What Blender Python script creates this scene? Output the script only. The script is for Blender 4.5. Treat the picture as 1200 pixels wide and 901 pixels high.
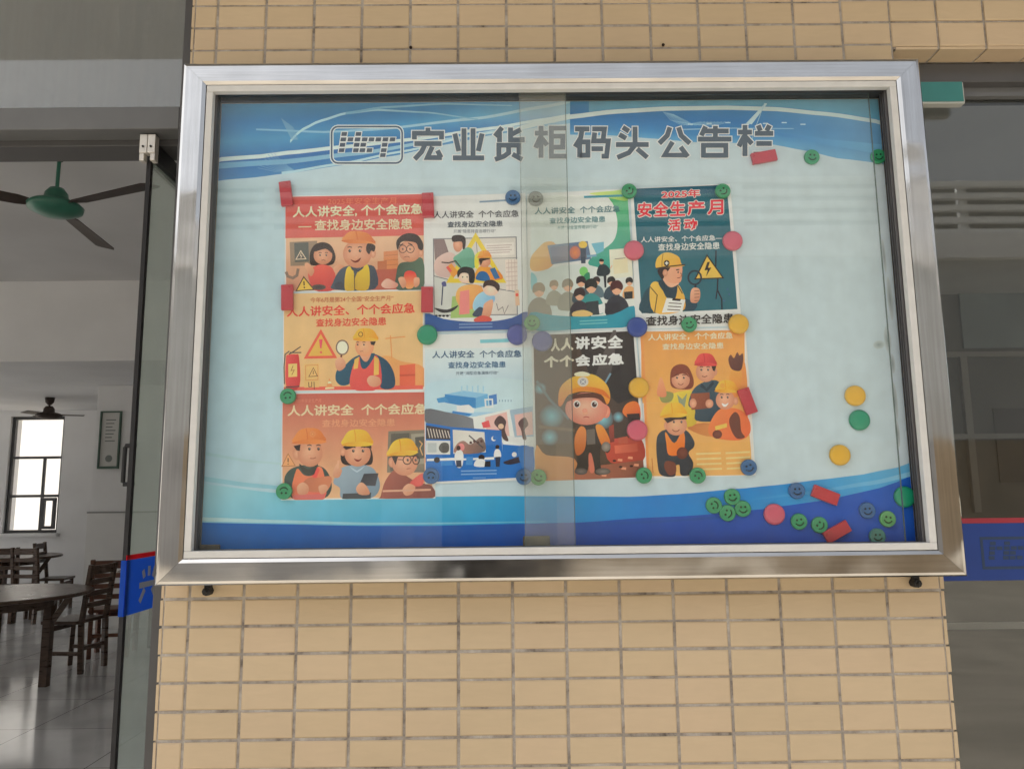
import bpy, bmesh, math, random
from mathutils import Vector, Matrix
random.seed(7)
for o in list(bpy.data.objects): bpy.data.objects.remove(o)
S = bpy.context.scene
COL = S.collection
R = math.radians
PI = math.pi
# ------------------------------------------------------------------ camera, sky, sun, exposure
cam_d = bpy.data.cameras.new('camera'); cam = bpy.data.objects.new('camera', cam_d); COL.objects.link(cam)
CAM = Vector((0.10102, -1.62061, 1.55))
CR = Matrix.Rotation(-0.0078, 3, 'Z') @ Matrix.Rotation(1.7162, 3, 'X') @ Matrix.Rotation(-0.0111, 3, 'Z')
M4 = CR.to_4x4(); M4.translation = CAM
cam.matrix_world = M4
cam_d.sensor_width = 36; cam_d.lens = 27.0; cam_d.clip_start = 0.02; cam_d.clip_end = 2000
S.camera = cam
W = bpy.data.worlds.new('World'); S.world = W; W.use_nodes = True
wn = W.node_tree.nodes; wl = W.node_tree.links
bgn = wn['Background']
SUN_EL, SUN_AZ = 52, 263          # azimuth measured clockwise from +Y
sky = wn.new('ShaderNodeTexSky'); sky.sky_type = 'NISHITA'; sky.sun_disc = False
sky.sun_elevation = R(SUN_EL); sky.sun_rotation = R(SUN_AZ); sky.dust_density = 6.0; sky.air_density = 1.0; sky.ozone_density = 1.0
hs = wn.new('ShaderNodeHueSaturation'); hs.inputs['Saturation'].default_value = 0.30
wl.new(sky.outputs[0], hs.inputs['Color']); wl.new(hs.outputs[0], bgn.inputs['Color'])
bgn.inputs['Strength'].default_value = 0.125
sun_d = bpy.data.lights.new('sun', 'SUN'); sun = bpy.data.objects.new('sun', sun_d); COL.objects.link(sun)
sun_d.energy = 3.2; sun_d.angle = R(14); sun_d.color = (1.0, 0.975, 0.945)
az = R(SUN_AZ); el = R(SUN_EL)
sdir = Vector((math.sin(az) * math.cos(el), math.cos(az) * math.cos(el), math.sin(el)))
sun.rotation_euler = sdir.to_track_quat('Z', 'Y').to_euler(); sun.location = sdir * 30
S.view_settings.view_transform = 'Standard'; S.view_settings.look = 'None'
S.view_settings.gamma = 1.0; S.view_settings.use_curve_mapping = False
S.view_settings.exposure = 1.34
S.render.engine = 'CYCLES'
S.cycles.use_denoising = True
S.cycles.max_bounces = 14; S.cycles.diffuse_bounces = 6; S.cycles.glossy_bounces = 5; S.cycles.transparent_max_bounces = 24
S.cycles.sample_clamp_indirect = 6.0

# ------------------------------------------------------------------ helpers
def at(px, py, Y=None, Z=None, X=None):
    """point where the sight line of photo pixel (1200 x 901) meets a real plane"""
    d = CR @ Vector(((px - 600) / 900, -(py - 450.5) / 900, -1))
    if Y is not None: t = (Y - CAM.y) / d.y
    elif Z is not None: t = (Z - CAM.z) / d.z
    else: t = (X - CAM.x) / d.x
    return CAM + d * t

def lin(c):
    c = c / 255.0
    return c / 12.92 if c <= 0.04045 else ((c + 0.055) / 1.055) ** 2.4
PK, PV = 1.40, 0.020
def C(c):
    """printed ink: colour seen through the dusty pane -> ink albedo"""
    return tuple(min(0.86, max(0.012, (lin(v) - PV) * PK)) for v in c) + (1.0,)

def mat(name, base=(0.5, 0.5, 0.5), rough=0.6, metal=0.0, spec=0.4, noise=None, bump=None, coat=0.0):
    m = bpy.data.materials.new(name); m.use_nodes = True
    n = m.node_tree.nodes; l = m.node_tree.links; b = n['Principled BSDF']
    b.inputs['Base Color'].default_value = (*base, 1); b.inputs['Roughness'].default_value = rough
    b.inputs['Metallic'].default_value = metal; b.inputs['Specular IOR Level'].default_value = spec
    b.inputs['Coat Weight'].default_value = coat
    tc = n.new('ShaderNodeTexCoord')
    if noise:   # (scale, amount, (sx,sy,sz))
        mp = n.new('ShaderNodeMapping'); mp.inputs['Scale'].default_value = noise[2] if len(noise) > 2 else (1, 1, 1)
        l.new(tc.outputs['Object'], mp.inputs[0])
        t = n.new('ShaderNodeTexNoise'); t.inputs['Scale'].default_value = noise[0]; t.inputs['Detail'].default_value = 6
        l.new(mp.outputs[0], t.inputs['Vector'])
        r = n.new('ShaderNodeMapRange'); r.inputs['From Min'].default_value = 0.3; r.inputs['From Max'].default_value = 0.7
        r.inputs['To Min'].default_value = 1 - noise[1]; r.inputs['To Max'].default_value = 1 + noise[1]
        l.new(t.outputs[0], r.inputs[0])
        mx = n.new('ShaderNodeVectorMath'); mx.operation = 'SCALE'; mx.inputs[0].default_value = base
        l.new(r.outputs[0], mx.inputs['Scale']); l.new(mx.outputs[0], b.inputs['Base Color'])
        r2 = n.new('ShaderNodeMapRange'); r2.inputs['To Min'].default_value = max(0.02, rough - 0.1); r2.inputs['To Max'].default_value = min(1, rough + 0.1)
        l.new(t.outputs[0], r2.inputs[0]); l.new(r2.outputs[0], b.inputs['Roughness'])
    if bump:    # (scale, distance, (sx,sy,sz))
        mp = n.new('ShaderNodeMapping'); mp.inputs['Scale'].default_value = bump[2] if len(bump) > 2 else (1, 1, 1)
        l.new(tc.outputs['Object'], mp.inputs[0])
        t = n.new('ShaderNodeTexNoise'); t.inputs['Scale'].default_value = bump[0]; t.inputs['Detail'].default_value = 4
        l.new(mp.outputs[0], t.inputs['Vector'])
        bp = n.new('ShaderNodeBump'); bp.inputs['Distance'].default_value = bump[1]; bp.inputs['Strength'].default_value = 0.6
        l.new(t.outputs[0], bp.inputs['Height']); l.new(bp.outputs[0], b.inputs['Normal'])
    return m

def bx(bm, x0, x1, y0, y1, z0, z1, mi=0):
    vs = [bm.verts.new((x, y, z)) for z in (z0, z1) for y in (y0, y1) for x in (x0, x1)]
    for f in ((0, 2, 3, 1), (4, 5, 7, 6), (0, 1, 5, 4), (2, 6, 7, 3), (0, 4, 6, 2), (1, 3, 7, 5)):
        bm.faces.new([vs[i] for i in f]).material_index = mi

def bar(bm, p, q, w, h, up=(0, 0, 1)):
    p = Vector(p); q = Vector(q); d = (q - p).normalized(); s = d.cross(Vector(up))
    if s.length < 1e-4: s = d.cross(Vector((1, 0, 0)))
    s.normalize(); u = s.cross(d)
    vs = []
    for c in (p, q):
        for a, b in ((-1, -1), (1, -1), (1, 1), (-1, 1)): vs.append(bm.verts.new(c + s * a * w / 2 + u * b * h / 2))
    for f in ((3, 2, 1, 0), (4, 5, 6, 7), (0, 1, 5, 4), (1, 2, 6, 5), (2, 3, 7, 6), (3, 0, 4, 7)): bm.faces.new([vs[i] for i in f])

def tube(bm, pts, r, n=10):
    rings = []
    for i, p in enumerate(pts):
        p = Vector(p); a = Vector(pts[max(i - 1, 0)]); b = Vector(pts[min(i + 1, len(pts) - 1)])
        d = (b - a).normalized(); s = d.orthogonal().normalized(); u = d.cross(s)
        rr = r[i] if isinstance(r, (list, tuple)) else r
        rings.append([bm.verts.new(p + (s * math.cos(k * 2 * PI / n) + u * math.sin(k * 2 * PI / n)) * rr) for k in range(n)])
    for A, B in zip(rings, rings[1:]):
        for k in range(n): bm.faces.new((A[k], A[(k + 1) % n], B[(k + 1) % n], B[k]))
    bm.faces.new(rings[0][::-1]); bm.faces.new(rings[-1])

def lathe(bm, prof, n=24, axis='Z', c=(0, 0, 0)):
    """prof: (radius, height) pairs"""
    rings = []
    c = Vector(c)
    for r, h in prof:
        ring = []
        for k in range(n):
            a = k * 2 * PI / n
            if axis == 'Z': v = Vector((r * math.cos(a), r * math.sin(a), h))
            else: v = Vector((r * math.cos(a), -h, r * math.sin(a)))     # axis towards -Y
            ring.append(bm.verts.new(c + v))
        rings.append(ring)
    for A, B in zip(rings, rings[1:]):
        for k in range(n): bm.faces.new((A[k], A[(k + 1) % n], B[(k + 1) % n], B[k]))
    bm.faces.new(rings[0][::-1]); bm.faces.new(rings[-1])

def link(name, bm, m, parent=None, bevel=0.0, smooth=False, origin=None, seg=2):
    """bm holds world coordinates; the object's origin is the parent's (or 'origin')"""
    org = Vector(origin) if origin is not None else (Vector(parent['_o']) if parent is not None else Vector((0, 0, 0)))
    bmesh.ops.recalc_face_normals(bm, faces=bm.faces)
    for v in bm.verts: v.co -= org
    me = bpy.data.meshes.new(name); bm.to_mesh(me); bm.free()
    for mm in (m if isinstance(m, (list, tuple)) else [m]): me.materials.append(mm)
    o = bpy.data.objects.new(name, me); COL.objects.link(o)
    o['_o'] = tuple(org)
    if parent is not None:
        o.parent = parent; o.location = org - Vector(parent['_o'])
    else: o.location = org
    if smooth:
        for p in me.polygons: p.use_smooth = True
    if bevel:
        md = o.modifiers.new('bevel', 'BEVEL'); md.width = bevel; md.segments = seg; md.limit_method = 'ANGLE'; md.angle_limit = R(40)
    return o

def tag(o, label, cat, group=None):
    o['label'] = label; o['category'] = cat
    if group: o['group'] = group
    return o
def struct(o): o['kind'] = 'structure'; return o
def thing(name, loc, label, cat, group=None):
    o = bpy.data.objects.new(name, None); COL.objects.link(o); o.location = loc; o['_o'] = tuple(loc)
    o.empty_display_size = 0.1
    return tag(o, label, cat, group)
def B(): return bmesh.new()
def boxobj(name, m, parent, *a, **k):
    bm = B(); bx(bm, *a); return link(name, bm, m, parent, **k)

# ------------------------------------------------------------------ materials
def tile_material():
    m = bpy.data.materials.new('beige_tile'); m.use_nodes = True
    n = m.node_tree.nodes; l = m.node_tree.links; b = n['Principled BSDF']
    geo = n.new('ShaderNodeNewGeometry'); tc = n.new('ShaderNodeTexCoord')
    ramp = n.new('ShaderNodeValToRGB'); l.new(geo.outputs['Random Per Island'], ramp.inputs[0])
    e = ramp.color_ramp.elements; e[0].color = (0.525, 0.408, 0.262, 1); e[1].color = (0.572, 0.452, 0.298, 1)
    x = ramp.color_ramp.elements.new(0.5); x.color = (0.548, 0.43, 0.28, 1)
    x = ramp.color_ramp.elements.new(0.93); x.color = (0.55, 0.424, 0.283, 1)
    # streaky cleft figure, offset for every tile so that it never repeats
    off = n.new('ShaderNodeVectorMath'); off.operation = 'SCALE'; off.inputs[0].default_value = (37, 11, 53); l.new(geo.outputs['Random Per Island'], off.inputs['Scale'])
    ad = n.new('ShaderNodeVectorMath'); ad.operation = 'ADD'; l.new(tc.outputs['Object'], ad.inputs[0]); l.new(off.outputs[0], ad.inputs[1])
    mp = n.new('ShaderNodeMapping'); mp.inputs['Rotation'].default_value = (0, R(-16), 0); mp.inputs['Scale'].default_value = (14, 14, 62)
    l.new(ad.outputs[0], mp.inputs[0])
    t = n.new('ShaderNodeTexNoise'); t.inputs['Scale'].default_value = 1.3; t.inputs['Detail'].default_value = 5; t.inputs['Distortion'].default_value = 0.6
    l.new(mp.outputs[0], t.inputs['Vector'])
    r = n.new('ShaderNodeMapRange'); r.inputs['From Min'].default_value = 0.25; r.inputs['From Max'].default_value = 0.75; r.inputs['To Min'].default_value = 0.965; r.inputs['To Max'].default_value = 1.02
    l.new(t.outputs[0], r.inputs[0])
    # large faint grime clouds
    t2 = n.new('ShaderNodeTexNoise'); t2.inputs['Scale'].default_value = 2.4; t2.inputs['Detail'].default_value = 5; l.new(tc.outputs['Object'], t2.inputs['Vector'])
    r2 = n.new('ShaderNodeMapRange'); r2.inputs['From Min'].default_value = 0.3; r2.inputs['From Max'].default_value = 0.7; r2.inputs['To Min'].default_value = 0.92; r2.inputs['To Max'].default_value = 1.04
    l.new(t2.outputs[0], r2.inputs[0])
    mu = n.new('ShaderNodeMath'); mu.operation = 'MULTIPLY'; l.new(r.outputs[0], mu.inputs[0]); l.new(r2.outputs[0], mu.inputs[1])
    sc = n.new('ShaderNodeVectorMath'); sc.operation = 'SCALE'; l.new(ramp.outputs[0], sc.inputs[0]); l.new(mu.outputs[0], sc.inputs['Scale'])
    l.new(sc.outputs[0], b.inputs['Base Color'])
    b.inputs['Roughness'].default_value = 0.5; b.inputs['Specular IOR Level'].default_value = 0.35
    bp = n.new('ShaderNodeBump'); bp.inputs['Distance'].default_value = 0.0010; bp.inputs['Strength'].default_value = 0.6
    l.new(t.outputs[0], bp.inputs['Height']); l.new(bp.outputs[0], b.inputs['Normal'])
    return m

def grout_material():
    m = bpy.data.materials.new('grout'); m.use_nodes = True
    n = m.node_tree.nodes; l = m.node_tree.links; b = n['Principled BSDF']
    tc = n.new('ShaderNodeTexCoord')
    t = n.new('ShaderNodeTexNoise'); t.inputs['Scale'].default_value = 16; t.inputs['Detail'].default_value = 8; t.inputs['Roughness'].default_value = 0.75; l.new(tc.outputs['Object'], t.inputs['Vector'])
    ramp = n.new('ShaderNodeValToRGB'); l.new(t.outputs[0], ramp.inputs[0])
    e = ramp.color_ramp.elements; e[0].position = 0.33; e[0].color = (0.10, 0.082, 0.07, 1); e[1].position = 0.68; e[1].color = (0.50, 0.465, 0.42, 1)
    x = ramp.color_ramp.elements.new(0.43); x.color = (0.27, 0.238, 0.205, 1)
    l.new(ramp.outputs[0], b.inputs['Base Color']); b.inputs['Roughness'].default_value = 0.9
    bp = n.new('ShaderNodeBump'); bp.inputs['Distance'].default_value = 0.001; l.new(t.outputs[0], bp.inputs['Height']); l.new(bp.outputs[0], b.inputs['Normal'])
    return m

def steel_material(name, stretch):
    m = bpy.data.materials.new(name); m.use_nodes = True
    n = m.node_tree.nodes; l = m.node_tree.links; b = n['Principled BSDF']
    tc = n.new('ShaderNodeTexCoord')
    b.inputs['Metallic'].default_value = 1.0
    mp = n.new('ShaderNodeMapping'); mp.inputs['Scale'].default_value = stretch; l.new(tc.outputs['Object'], mp.inputs[0])
    t = n.new('ShaderNodeTexNoise'); t.inputs['Scale'].default_value = 5; t.inputs['Detail'].default_value = 7; l.new(mp.outputs[0], t.inputs['Vector'])
    sm = n.new('ShaderNodeTexNoise'); sm.inputs['Scale'].default_value = 7; sm.inputs['Detail'].default_value = 5; l.new(tc.outputs['Object'], sm.inputs['Vector'])
    mu = n.new('ShaderNodeMath'); mu.operation = 'MULTIPLY_ADD'; mu.inputs[1].default_value = 0.5; l.new(t.outputs[0], mu.inputs[0])
    h = n.new('ShaderNodeMath'); h.operation = 'MULTIPLY'; h.inputs[1].default_value = 0.5; l.new(sm.outputs[0], h.inputs[0]); l.new(h.outputs[0], mu.inputs[2])
    ramp = n.new('ShaderNodeValToRGB'); l.new(mu.outputs[0], ramp.inputs[0])
    e = ramp.color_ramp.elements; e[0].position = 0.30; e[0].color = (0.40, 0.39, 0.37, 1); e[1].position = 0.68; e[1].color = (0.58, 0.575, 0.56, 1)
    l.new(ramp.outputs[0], b.inputs['Base Color'])
    r = n.new('ShaderNodeMapRange'); r.inputs['From Min'].default_value = 0.3; r.inputs['From Max'].default_value = 0.7; r.inputs['To Min'].default_value = 0.05; r.inputs['To Max'].default_value = 0.17
    l.new(sm.outputs[0], r.inputs[0]); l.new(r.outputs[0], b.inputs['Roughness'])
    # hand-folded sheet: slow waves in the surface
    wv = n.new('ShaderNodeTexNoise'); wv.inputs['Scale'].default_value = 6; wv.inputs['Detail'].default_value = 1.0; l.new(tc.outputs['Object'], wv.inputs['Vector'])
    bp = n.new('ShaderNodeBump'); bp.inputs['Distance'].default_value = 0.006; bp.inputs['Strength'].default_value = 0.8
    l.new(wv.outputs[0], bp.inputs['Height']); l.new(bp.outputs[0], b.inputs['Normal'])
    return m

def glass_material(name, strength=1.0, dust=0.03, strip=None, tint=(1, 1, 1), dustcol=(0.62, 0.60, 0.54), rough=0.0, through=0.0):
    """clear pane: mirror share by the Schlick law, plus a thin layer of dust; strip = (x0, x1, extra dust)"""
    m = bpy.data.materials.new(name); m.use_nodes = True
    n = m.node_tree.nodes; l = m.node_tree.links
    n.remove(n['Principled BSDF']); out = n['Material Output']
    geo = n.new('ShaderNodeNewGeometry')
    dt = n.new('ShaderNodeVectorMath'); dt.operation = 'DOT_PRODUCT'; l.new(geo.outputs['Normal'], dt.inputs[0]); l.new(geo.outputs['Incoming'], dt.inputs[1])
    ab = n.new('ShaderNodeMath'); ab.operation = 'ABSOLUTE'; l.new(dt.outputs['Value'], ab.inputs[0])
    om = n.new('ShaderNodeMath'); om.operation = 'SUBTRACT'; om.inputs[0].default_value = 1.0; l.new(ab.outputs[0], om.inputs[1])
    pw = n.new('ShaderNodeMath'); pw.operation = 'POWER'; pw.inputs[1].default_value = 5.0; l.new(om.outputs[0], pw.inputs[0])
    fr = n.new('ShaderNodeMath'); fr.operation = 'MULTIPLY_ADD'; fr.inputs[1].default_value = 0.957; fr.inputs[2].default_value = 0.043; l.new(pw.outputs[0], fr.inputs[0])
    fs = n.new('ShaderNodeMath'); fs.operation = 'MULTIPLY'; fs.inputs[1].default_value = strength; fs.use_clamp = True; l.new(fr.outputs[0], fs.inputs[0])
    tr = n.new('ShaderNodeBsdfTransparent'); tr.inputs['Color'].default_value = (*tint, 1)
    gl = n.new('ShaderNodeBsdfGlossy'); gl.inputs['Roughness'].default_value = rough; gl.inputs['Color'].default_value = (1, 1, 1, 1)
    mix = n.new('ShaderNodeMixShader'); l.new(fs.outputs[0], mix.inputs[0]); l.new(tr.outputs[0], mix.inputs[1]); l.new(gl.outputs[0], mix.inputs[2])
    df = n.new('ShaderNodeBsdfDiffuse'); df.inputs['Color'].default_value = (*dustcol, 1)
    tc = n.new('ShaderNodeTexCoord')
    mp = n.new('ShaderNodeMapping'); mp.inputs['Scale'].default_value = (20, 1, 0.9); l.new(tc.outputs['Object'], mp.inputs[0])
    t = n.new('ShaderNodeTexNoise'); t.inputs['Scale'].default_value = 2.2; t.inputs['Detail'].default_value = 6; l.new(mp.outputs[0], t.inputs['Vector'])
    r = n.new('ShaderNodeMapRange'); r.inputs['From Min'].default_value = 0.35; r.inputs['From Max'].default_value = 0.75; r.inputs['To Min'].default_value = dust * 0.5; r.inputs['To Max'].default_value = dust * 1.7
    l.new(t.outputs[0], r.inputs[0]); d = r.outputs[0]
    if strip:
        sp = n.new('ShaderNodeSeparateXYZ'); l.new(tc.outputs['Object'], sp.inputs[0])
        a = n.new('ShaderNodeMath'); a.operation = 'GREATER_THAN'; a.inputs[1].default_value = strip[0]; l.new(sp.outputs[0], a.inputs[0])
        c = n.new('ShaderNodeMath'); c.operation = 'LESS_THAN'; c.inputs[1].default_value = strip[1]; l.new(sp.outputs[0], c.inputs[0])
        e = n.new('ShaderNodeMath'); e.operation = 'MULTIPLY'; l.new(a.outputs[0], e.inputs[0]); l.new(c.outputs[0], e.inputs[1])
        f = n.new('ShaderNodeMath'); f.operation = 'MULTIPLY_ADD'; f.inputs[1].default_value = strip[2]; l.new(e.outputs[0], f.inputs[0]); l.new(d, f.inputs[2]); d = f.outputs[0]
    mx = n.new('ShaderNodeMixShader'); l.new(d, mx.inputs[0]); l.new(mix.outputs[0], mx.inputs[1])
    if through:
        tl = n.new('ShaderNodeBsdfTranslucent'); tl.inputs['Color'].default_value = (*dustcol, 1); m2 = n.new('ShaderNodeMixShader'); m2.inputs[0].default_value = through
        l.new(df.outputs[0], m2.inputs[1]); l.new(tl.outputs[0], m2.inputs[2]); df = m2
    l.new(df.outputs[0], mx.inputs[2])
    l.new(mx.outputs[0], out.inputs['Surface'])
    return m

def ink_material():
    m = bpy.data.materials.new('printed_ink'); m.use_nodes = True
    n = m.node_tree.nodes; l = m.node_tree.links; b = n['Principled BSDF']
    a = n.new('ShaderNodeAttribute'); a.attribute_name = 'ink'
    tc = n.new('ShaderNodeTexCoord'); t = n.new('ShaderNodeTexNoise'); t.inputs['Scale'].default_value = 26; t.inputs['Detail'].default_value = 5
    l.new(tc.outputs['Object'], t.inputs['Vector'])
    r = n.new('ShaderNodeMapRange'); r.inputs['From Min'].default_value = 0.3; r.inputs['From Max'].default_value = 0.7; r.inputs['To Min'].default_value = 0.94; r.inputs['To Max'].default_value = 1.04
    l.new(t.outputs[0], r.inputs[0])
    s = n.new('ShaderNodeVectorMath'); s.operation = 'SCALE'; l.new(a.outputs['Color'], s.inputs[0]); l.new(r.outputs[0], s.inputs['Scale'])
    l.new(s.outputs[0], b.inputs['Base Color']); b.inputs['Roughness'].default_value = 0.62; b.inputs['Specular IOR Level'].default_value = 0.25
    return m

TILE = tile_material(); GROUT = grout_material(); INK = ink_material()
STEEL_H = steel_material('brushed_steel_horizontal', (1, 8, 40)); STEEL_V = steel_material('brushed_steel_vertical', (40, 8, 1))
ALU = mat('white_aluminium', (0.60, 0.60, 0.585), 0.42, 0.0, 0.5, (30, 0.05))
DARKMETAL = mat('dark_grey_metal', (0.075, 0.075, 0.078), 0.45, 0.0, 0.4, (8, 0.12))
MIDMETAL = mat('mid_grey_metal', (0.13, 0.135, 0.14), 0.42, 0.0, 0.4, (8, 0.1))
BLACK = mat('black_rubber', (0.022, 0.022, 0.024), 0.6, 0.0, 0.3, (25, 0.2))
LINER = mat('dark_case_lining', (0.04, 0.04, 0.043), 0.6, 0.0, 0.3, (14, 0.3))
PLASTER = mat('interior_plaster', (0.72, 0.725, 0.73), 0.85, 0.0, 0.2, (1.4, 0.06))
CEIL = mat('ceiling_paint', (0.60, 0.60, 0.60), 0.9, 0.0, 0.2, (0.9, 0.08))
CONCRETE = mat('pale_concrete', (0.36, 0.32, 0.26), 0.85, 0.0, 0.2, (1.3, 0.18), (30, 0.002))
SOFFIT = mat('grey_soffit_paint', (0.30, 0.30, 0.30), 0.8, 0.0, 0.2, (2, 0.1))
WOOD = mat('dark_brown_wood', (0.085, 0.052, 0.036), 0.30, 0.0, 0.4, (9, 0.35, (1, 1, 6)))
REDWOOD = mat('red_brown_wood', (0.13, 0.055, 0.033), 0.42, 0.0, 0.4, (9, 0.3, (1, 1, 6)))

def floor_material(name, base, line, size, rough):
    m = bpy.data.materials.new(name); m.use_nodes = True
    n = m.node_tree.nodes; l = m.node_tree.links; b = n['Principled BSDF']
    tc = n.new('ShaderNodeTexCoord'); br = n.new('ShaderNodeTexBrick'); br.offset = 0.0
    br.inputs['Scale'].default_value = 1.0; br.inputs['Brick Width'].default_value = size; br.inputs['Row Height'].default_value = size
    br.inputs['Mortar Size'].default_value = 0.004; br.inputs['Color1'].default_value = (*base, 1); br.inputs['Color2'].default_value = (*[v * 0.94 for v in base], 1); br.inputs['Mortar'].default_value = (*line, 1)
    l.new(tc.outputs['Object'], br.inputs['Vector'])
    t = n.new('ShaderNodeTexNoise'); t.inputs['Scale'].default_value = 2.1; t.inputs['Detail'].default_value = 7; l.new(tc.outputs['Object'], t.inputs['Vector'])
    r = n.new('ShaderNodeMapRange'); r.inputs['From Min'].default_value = 0.3; r.inputs['From Max'].default_value = 0.7; r.inputs['To Min'].default_value = 0.82; r.inputs['To Max'].default_value = 1.1; l.new(t.outputs[0], r.inputs[0])
    s = n.new('ShaderNodeVectorMath'); s.operation = 'SCALE'; l.new(br.outputs[0], s.inputs[0]); l.new(r.outputs[0], s.inputs['Scale']); l.new(s.outputs[0], b.inputs['Base Color'])
    r2 = n.new('ShaderNodeMapRange'); r2.inputs['To Min'].default_value = rough * 0.6; r2.inputs['To Max'].default_value = rough * 1.5; l.new(t.outputs[0], r2.inputs[0]); l.new(r2.outputs[0], b.inputs['Roughness'])
    return m
FLOOR_IN = floor_material('polished_floor_tiles', (0.66, 0.665, 0.67), (0.2, 0.2, 0.19), 0.8, 0.11)
FLOOR_IN.node_tree.nodes['Principled BSDF'].inputs['Specular IOR Level'].default_value = 1.0
FLOOR_DARK = mat('worn_dark_floor', (0.06, 0.055, 0.05), 0.45, 0.0, 0.3, (0.9, 0.9, (1, 2.6, 1)))

# ------------------------------------------------------------------ ground and outside
ZR0 = 2.561208; TA, TB = 0.11, 0.055
WXL, WXR = -5.465 * TA, 9.0 * TA            # pillar face edges
bm = B(); bx(bm, -400, 400, -400, 400, -0.5, -0.008); struct(link('ground', bm, CONCRETE))
bm = B(); bx(bm, -14.0, 0.1, 0.0, 11.3, -0.006, 0.0); struct(link('room_floor', bm, FLOOR_IN))
bm = B(); bx(bm, 0.101, 9.0, 0.0, 11.3, -0.006, 0.0); struct(link('back_room_floor', bm, FLOOR_DARK))

# ------------------------------------------------------------------ tiled pillar and beam
def tile(bm, x0, x1, z0, z1, y=0.0, ch=0.0022):
    t = [random.uniform(-0.00045, 0.00045) for _ in range(4)]
    o = [bm.verts.new((x, y + 0.005, z)) for x, z in ((x0, z0), (x1, z0), (x1, z1), (x0, z1))]
    mI = [bm.verts.new((x, y + 0.0014 + t[k], z)) for k, (x, z) in enumerate(((x0, z0), (x1, z0), (x1, z1), (x0, z1)))]
    i = [bm.verts.new((x, y + t[k], z)) for k, (x, z) in enumerate(((x0 + ch, z0 + ch), (x1 - ch, z0 + ch), (x1 - ch, z1 - ch), (x0 + ch, z1 - ch)))]
    bm.faces.new(i)
    for k in range(4):
        j = (k + 1) % 4
        bm.faces.new((mI[k], mI[j], i[j], i[k])); bm.faces.new((o[k], o[j], mI[j], mI[k]))

pillar = thing('tiled_pillar', ((WXL + WXR) / 2, 0.13, 0), 'beige tiled pillar with grey joints carrying the steel notice board', 'pillar')
jx = {c: random.uniform(-0.0009, 0.0009) for c in range(-8, 60)}
bm = B()
rows = range(-46, 16)
for r in rows:
    zj = random.uniform(-0.0006, 0.0006)
    for c in range(-6, 9):
        x0 = c * TA + 0.0030 + jx[c]; x1 = (c + 1) * TA - 0.0030 + jx[c + 1]
        if c == -6: x0 = WXL + 0.0005
        if c == 8: x1 = WXR - 0.0005
        dz = (0.004 if (c == 8 and r >= -1) else 0) + zj + random.uniform(-0.0005, 0.0005)
        z0 = max(0.002, ZR0 + r * TB + 0.0027 + dz); z1 = ZR0 + (r + 1) * TB - 0.0027 + dz
        if z1 > 3.405: continue
        if z1 - z0 > 0.012: tile(bm, x0, x1, z0, z1)
# side tiles whose edges show beside the face
for r in rows:
    z0 = max(0.002, ZR0 + r * TB + 0.0027 + random.uniform(-.0008, .0008)); z1 = ZR0 + (r + 1) * TB - 0.0027 + random.uniform(-.0008, .0008)
    if z1 > 3.405 or z1 - z0 < 0.012: continue
    bx(bm, WXL - 0.0078 + random.uniform(-.0008, .0008), WXL - 0.0025, 0.0012, 0.055, z0, z1)
    if z1 < ZR0 - 0.01: bx(bm, WXR + 0.0025, WXR + 0.0095 + random.uniform(-.0008, .0008), 0.0012, 0.055, z0, z1)
link('face_tiles', bm, TILE, pillar)
bm = B(); bx(bm, WXL - 0.004, WXR + 0.004, 0.0026, 0.26, 0.0, 3.41); link('grout_core', bm, GROUT, pillar)

beam = thing('tiled_beam', (2.6, 0.13, ZR0), 'beige tiled lintel beam over the glazed opening right of the pillar', 'beam')
bm = B()
for r in range(0, 16):
    for c in range(9, 38):
        x0 = c * TA + 0.0030 + jx[c]; x1 = (c + 1) * TA - 0.0030 + jx[c + 1]
        dz = 0.0045 + random.uniform(-0.0006, 0.0006)
        z0 = ZR0 + r * TB + 0.0030 + dz; z1 = ZR0 + (r + 1) * TB - 0.0027 + dz
        if r == 0: z0 = ZR0 - 0.001
        if z1 > 3.405: continue
        tile(bm, x0, x1, z0, z1)
for c in range(9, 38):      # soffit tiles
    x0 = c * TA + 0.0030 + jx[c]; x1 = (c + 1) * TA - 0.0030 + jx[c + 1]
    bx(bm, x0 + (0.008 if c == 9 else 0), x1, 0.0025, 0.056, ZR0 - 0.0085, ZR0 - 0.0022)
link('face_tiles', bm, TILE, beam)
bm = B(); bx(bm, WXR + 0.0055, 4.18, 0.0043, 0.26, ZR0 - 0.006, 3.41); link('grout_core', bm, GROUT, beam)

for px_, pz_ in ((481.5, 56.5), (777, 53.5)):
    p = at(px_, py := pz_, Y=-0.002)
    bm = B(); lathe(bm, [(0.0005, -0.004), (0.0032, 0.0), (0.0036, 0.003), (0.002, 0.005)], 9, 'Y', p)
    tag(link('rusty_nail', bm, mat('rust', (0.03, 0.016, 0.01), 0.9), origin=p), 'rusty nail stub in the tile joint above the ' + ('left' if px_ < 600 else 'right') + ' half of the notice board', 'nail', 'nail stubs above the board')

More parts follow.
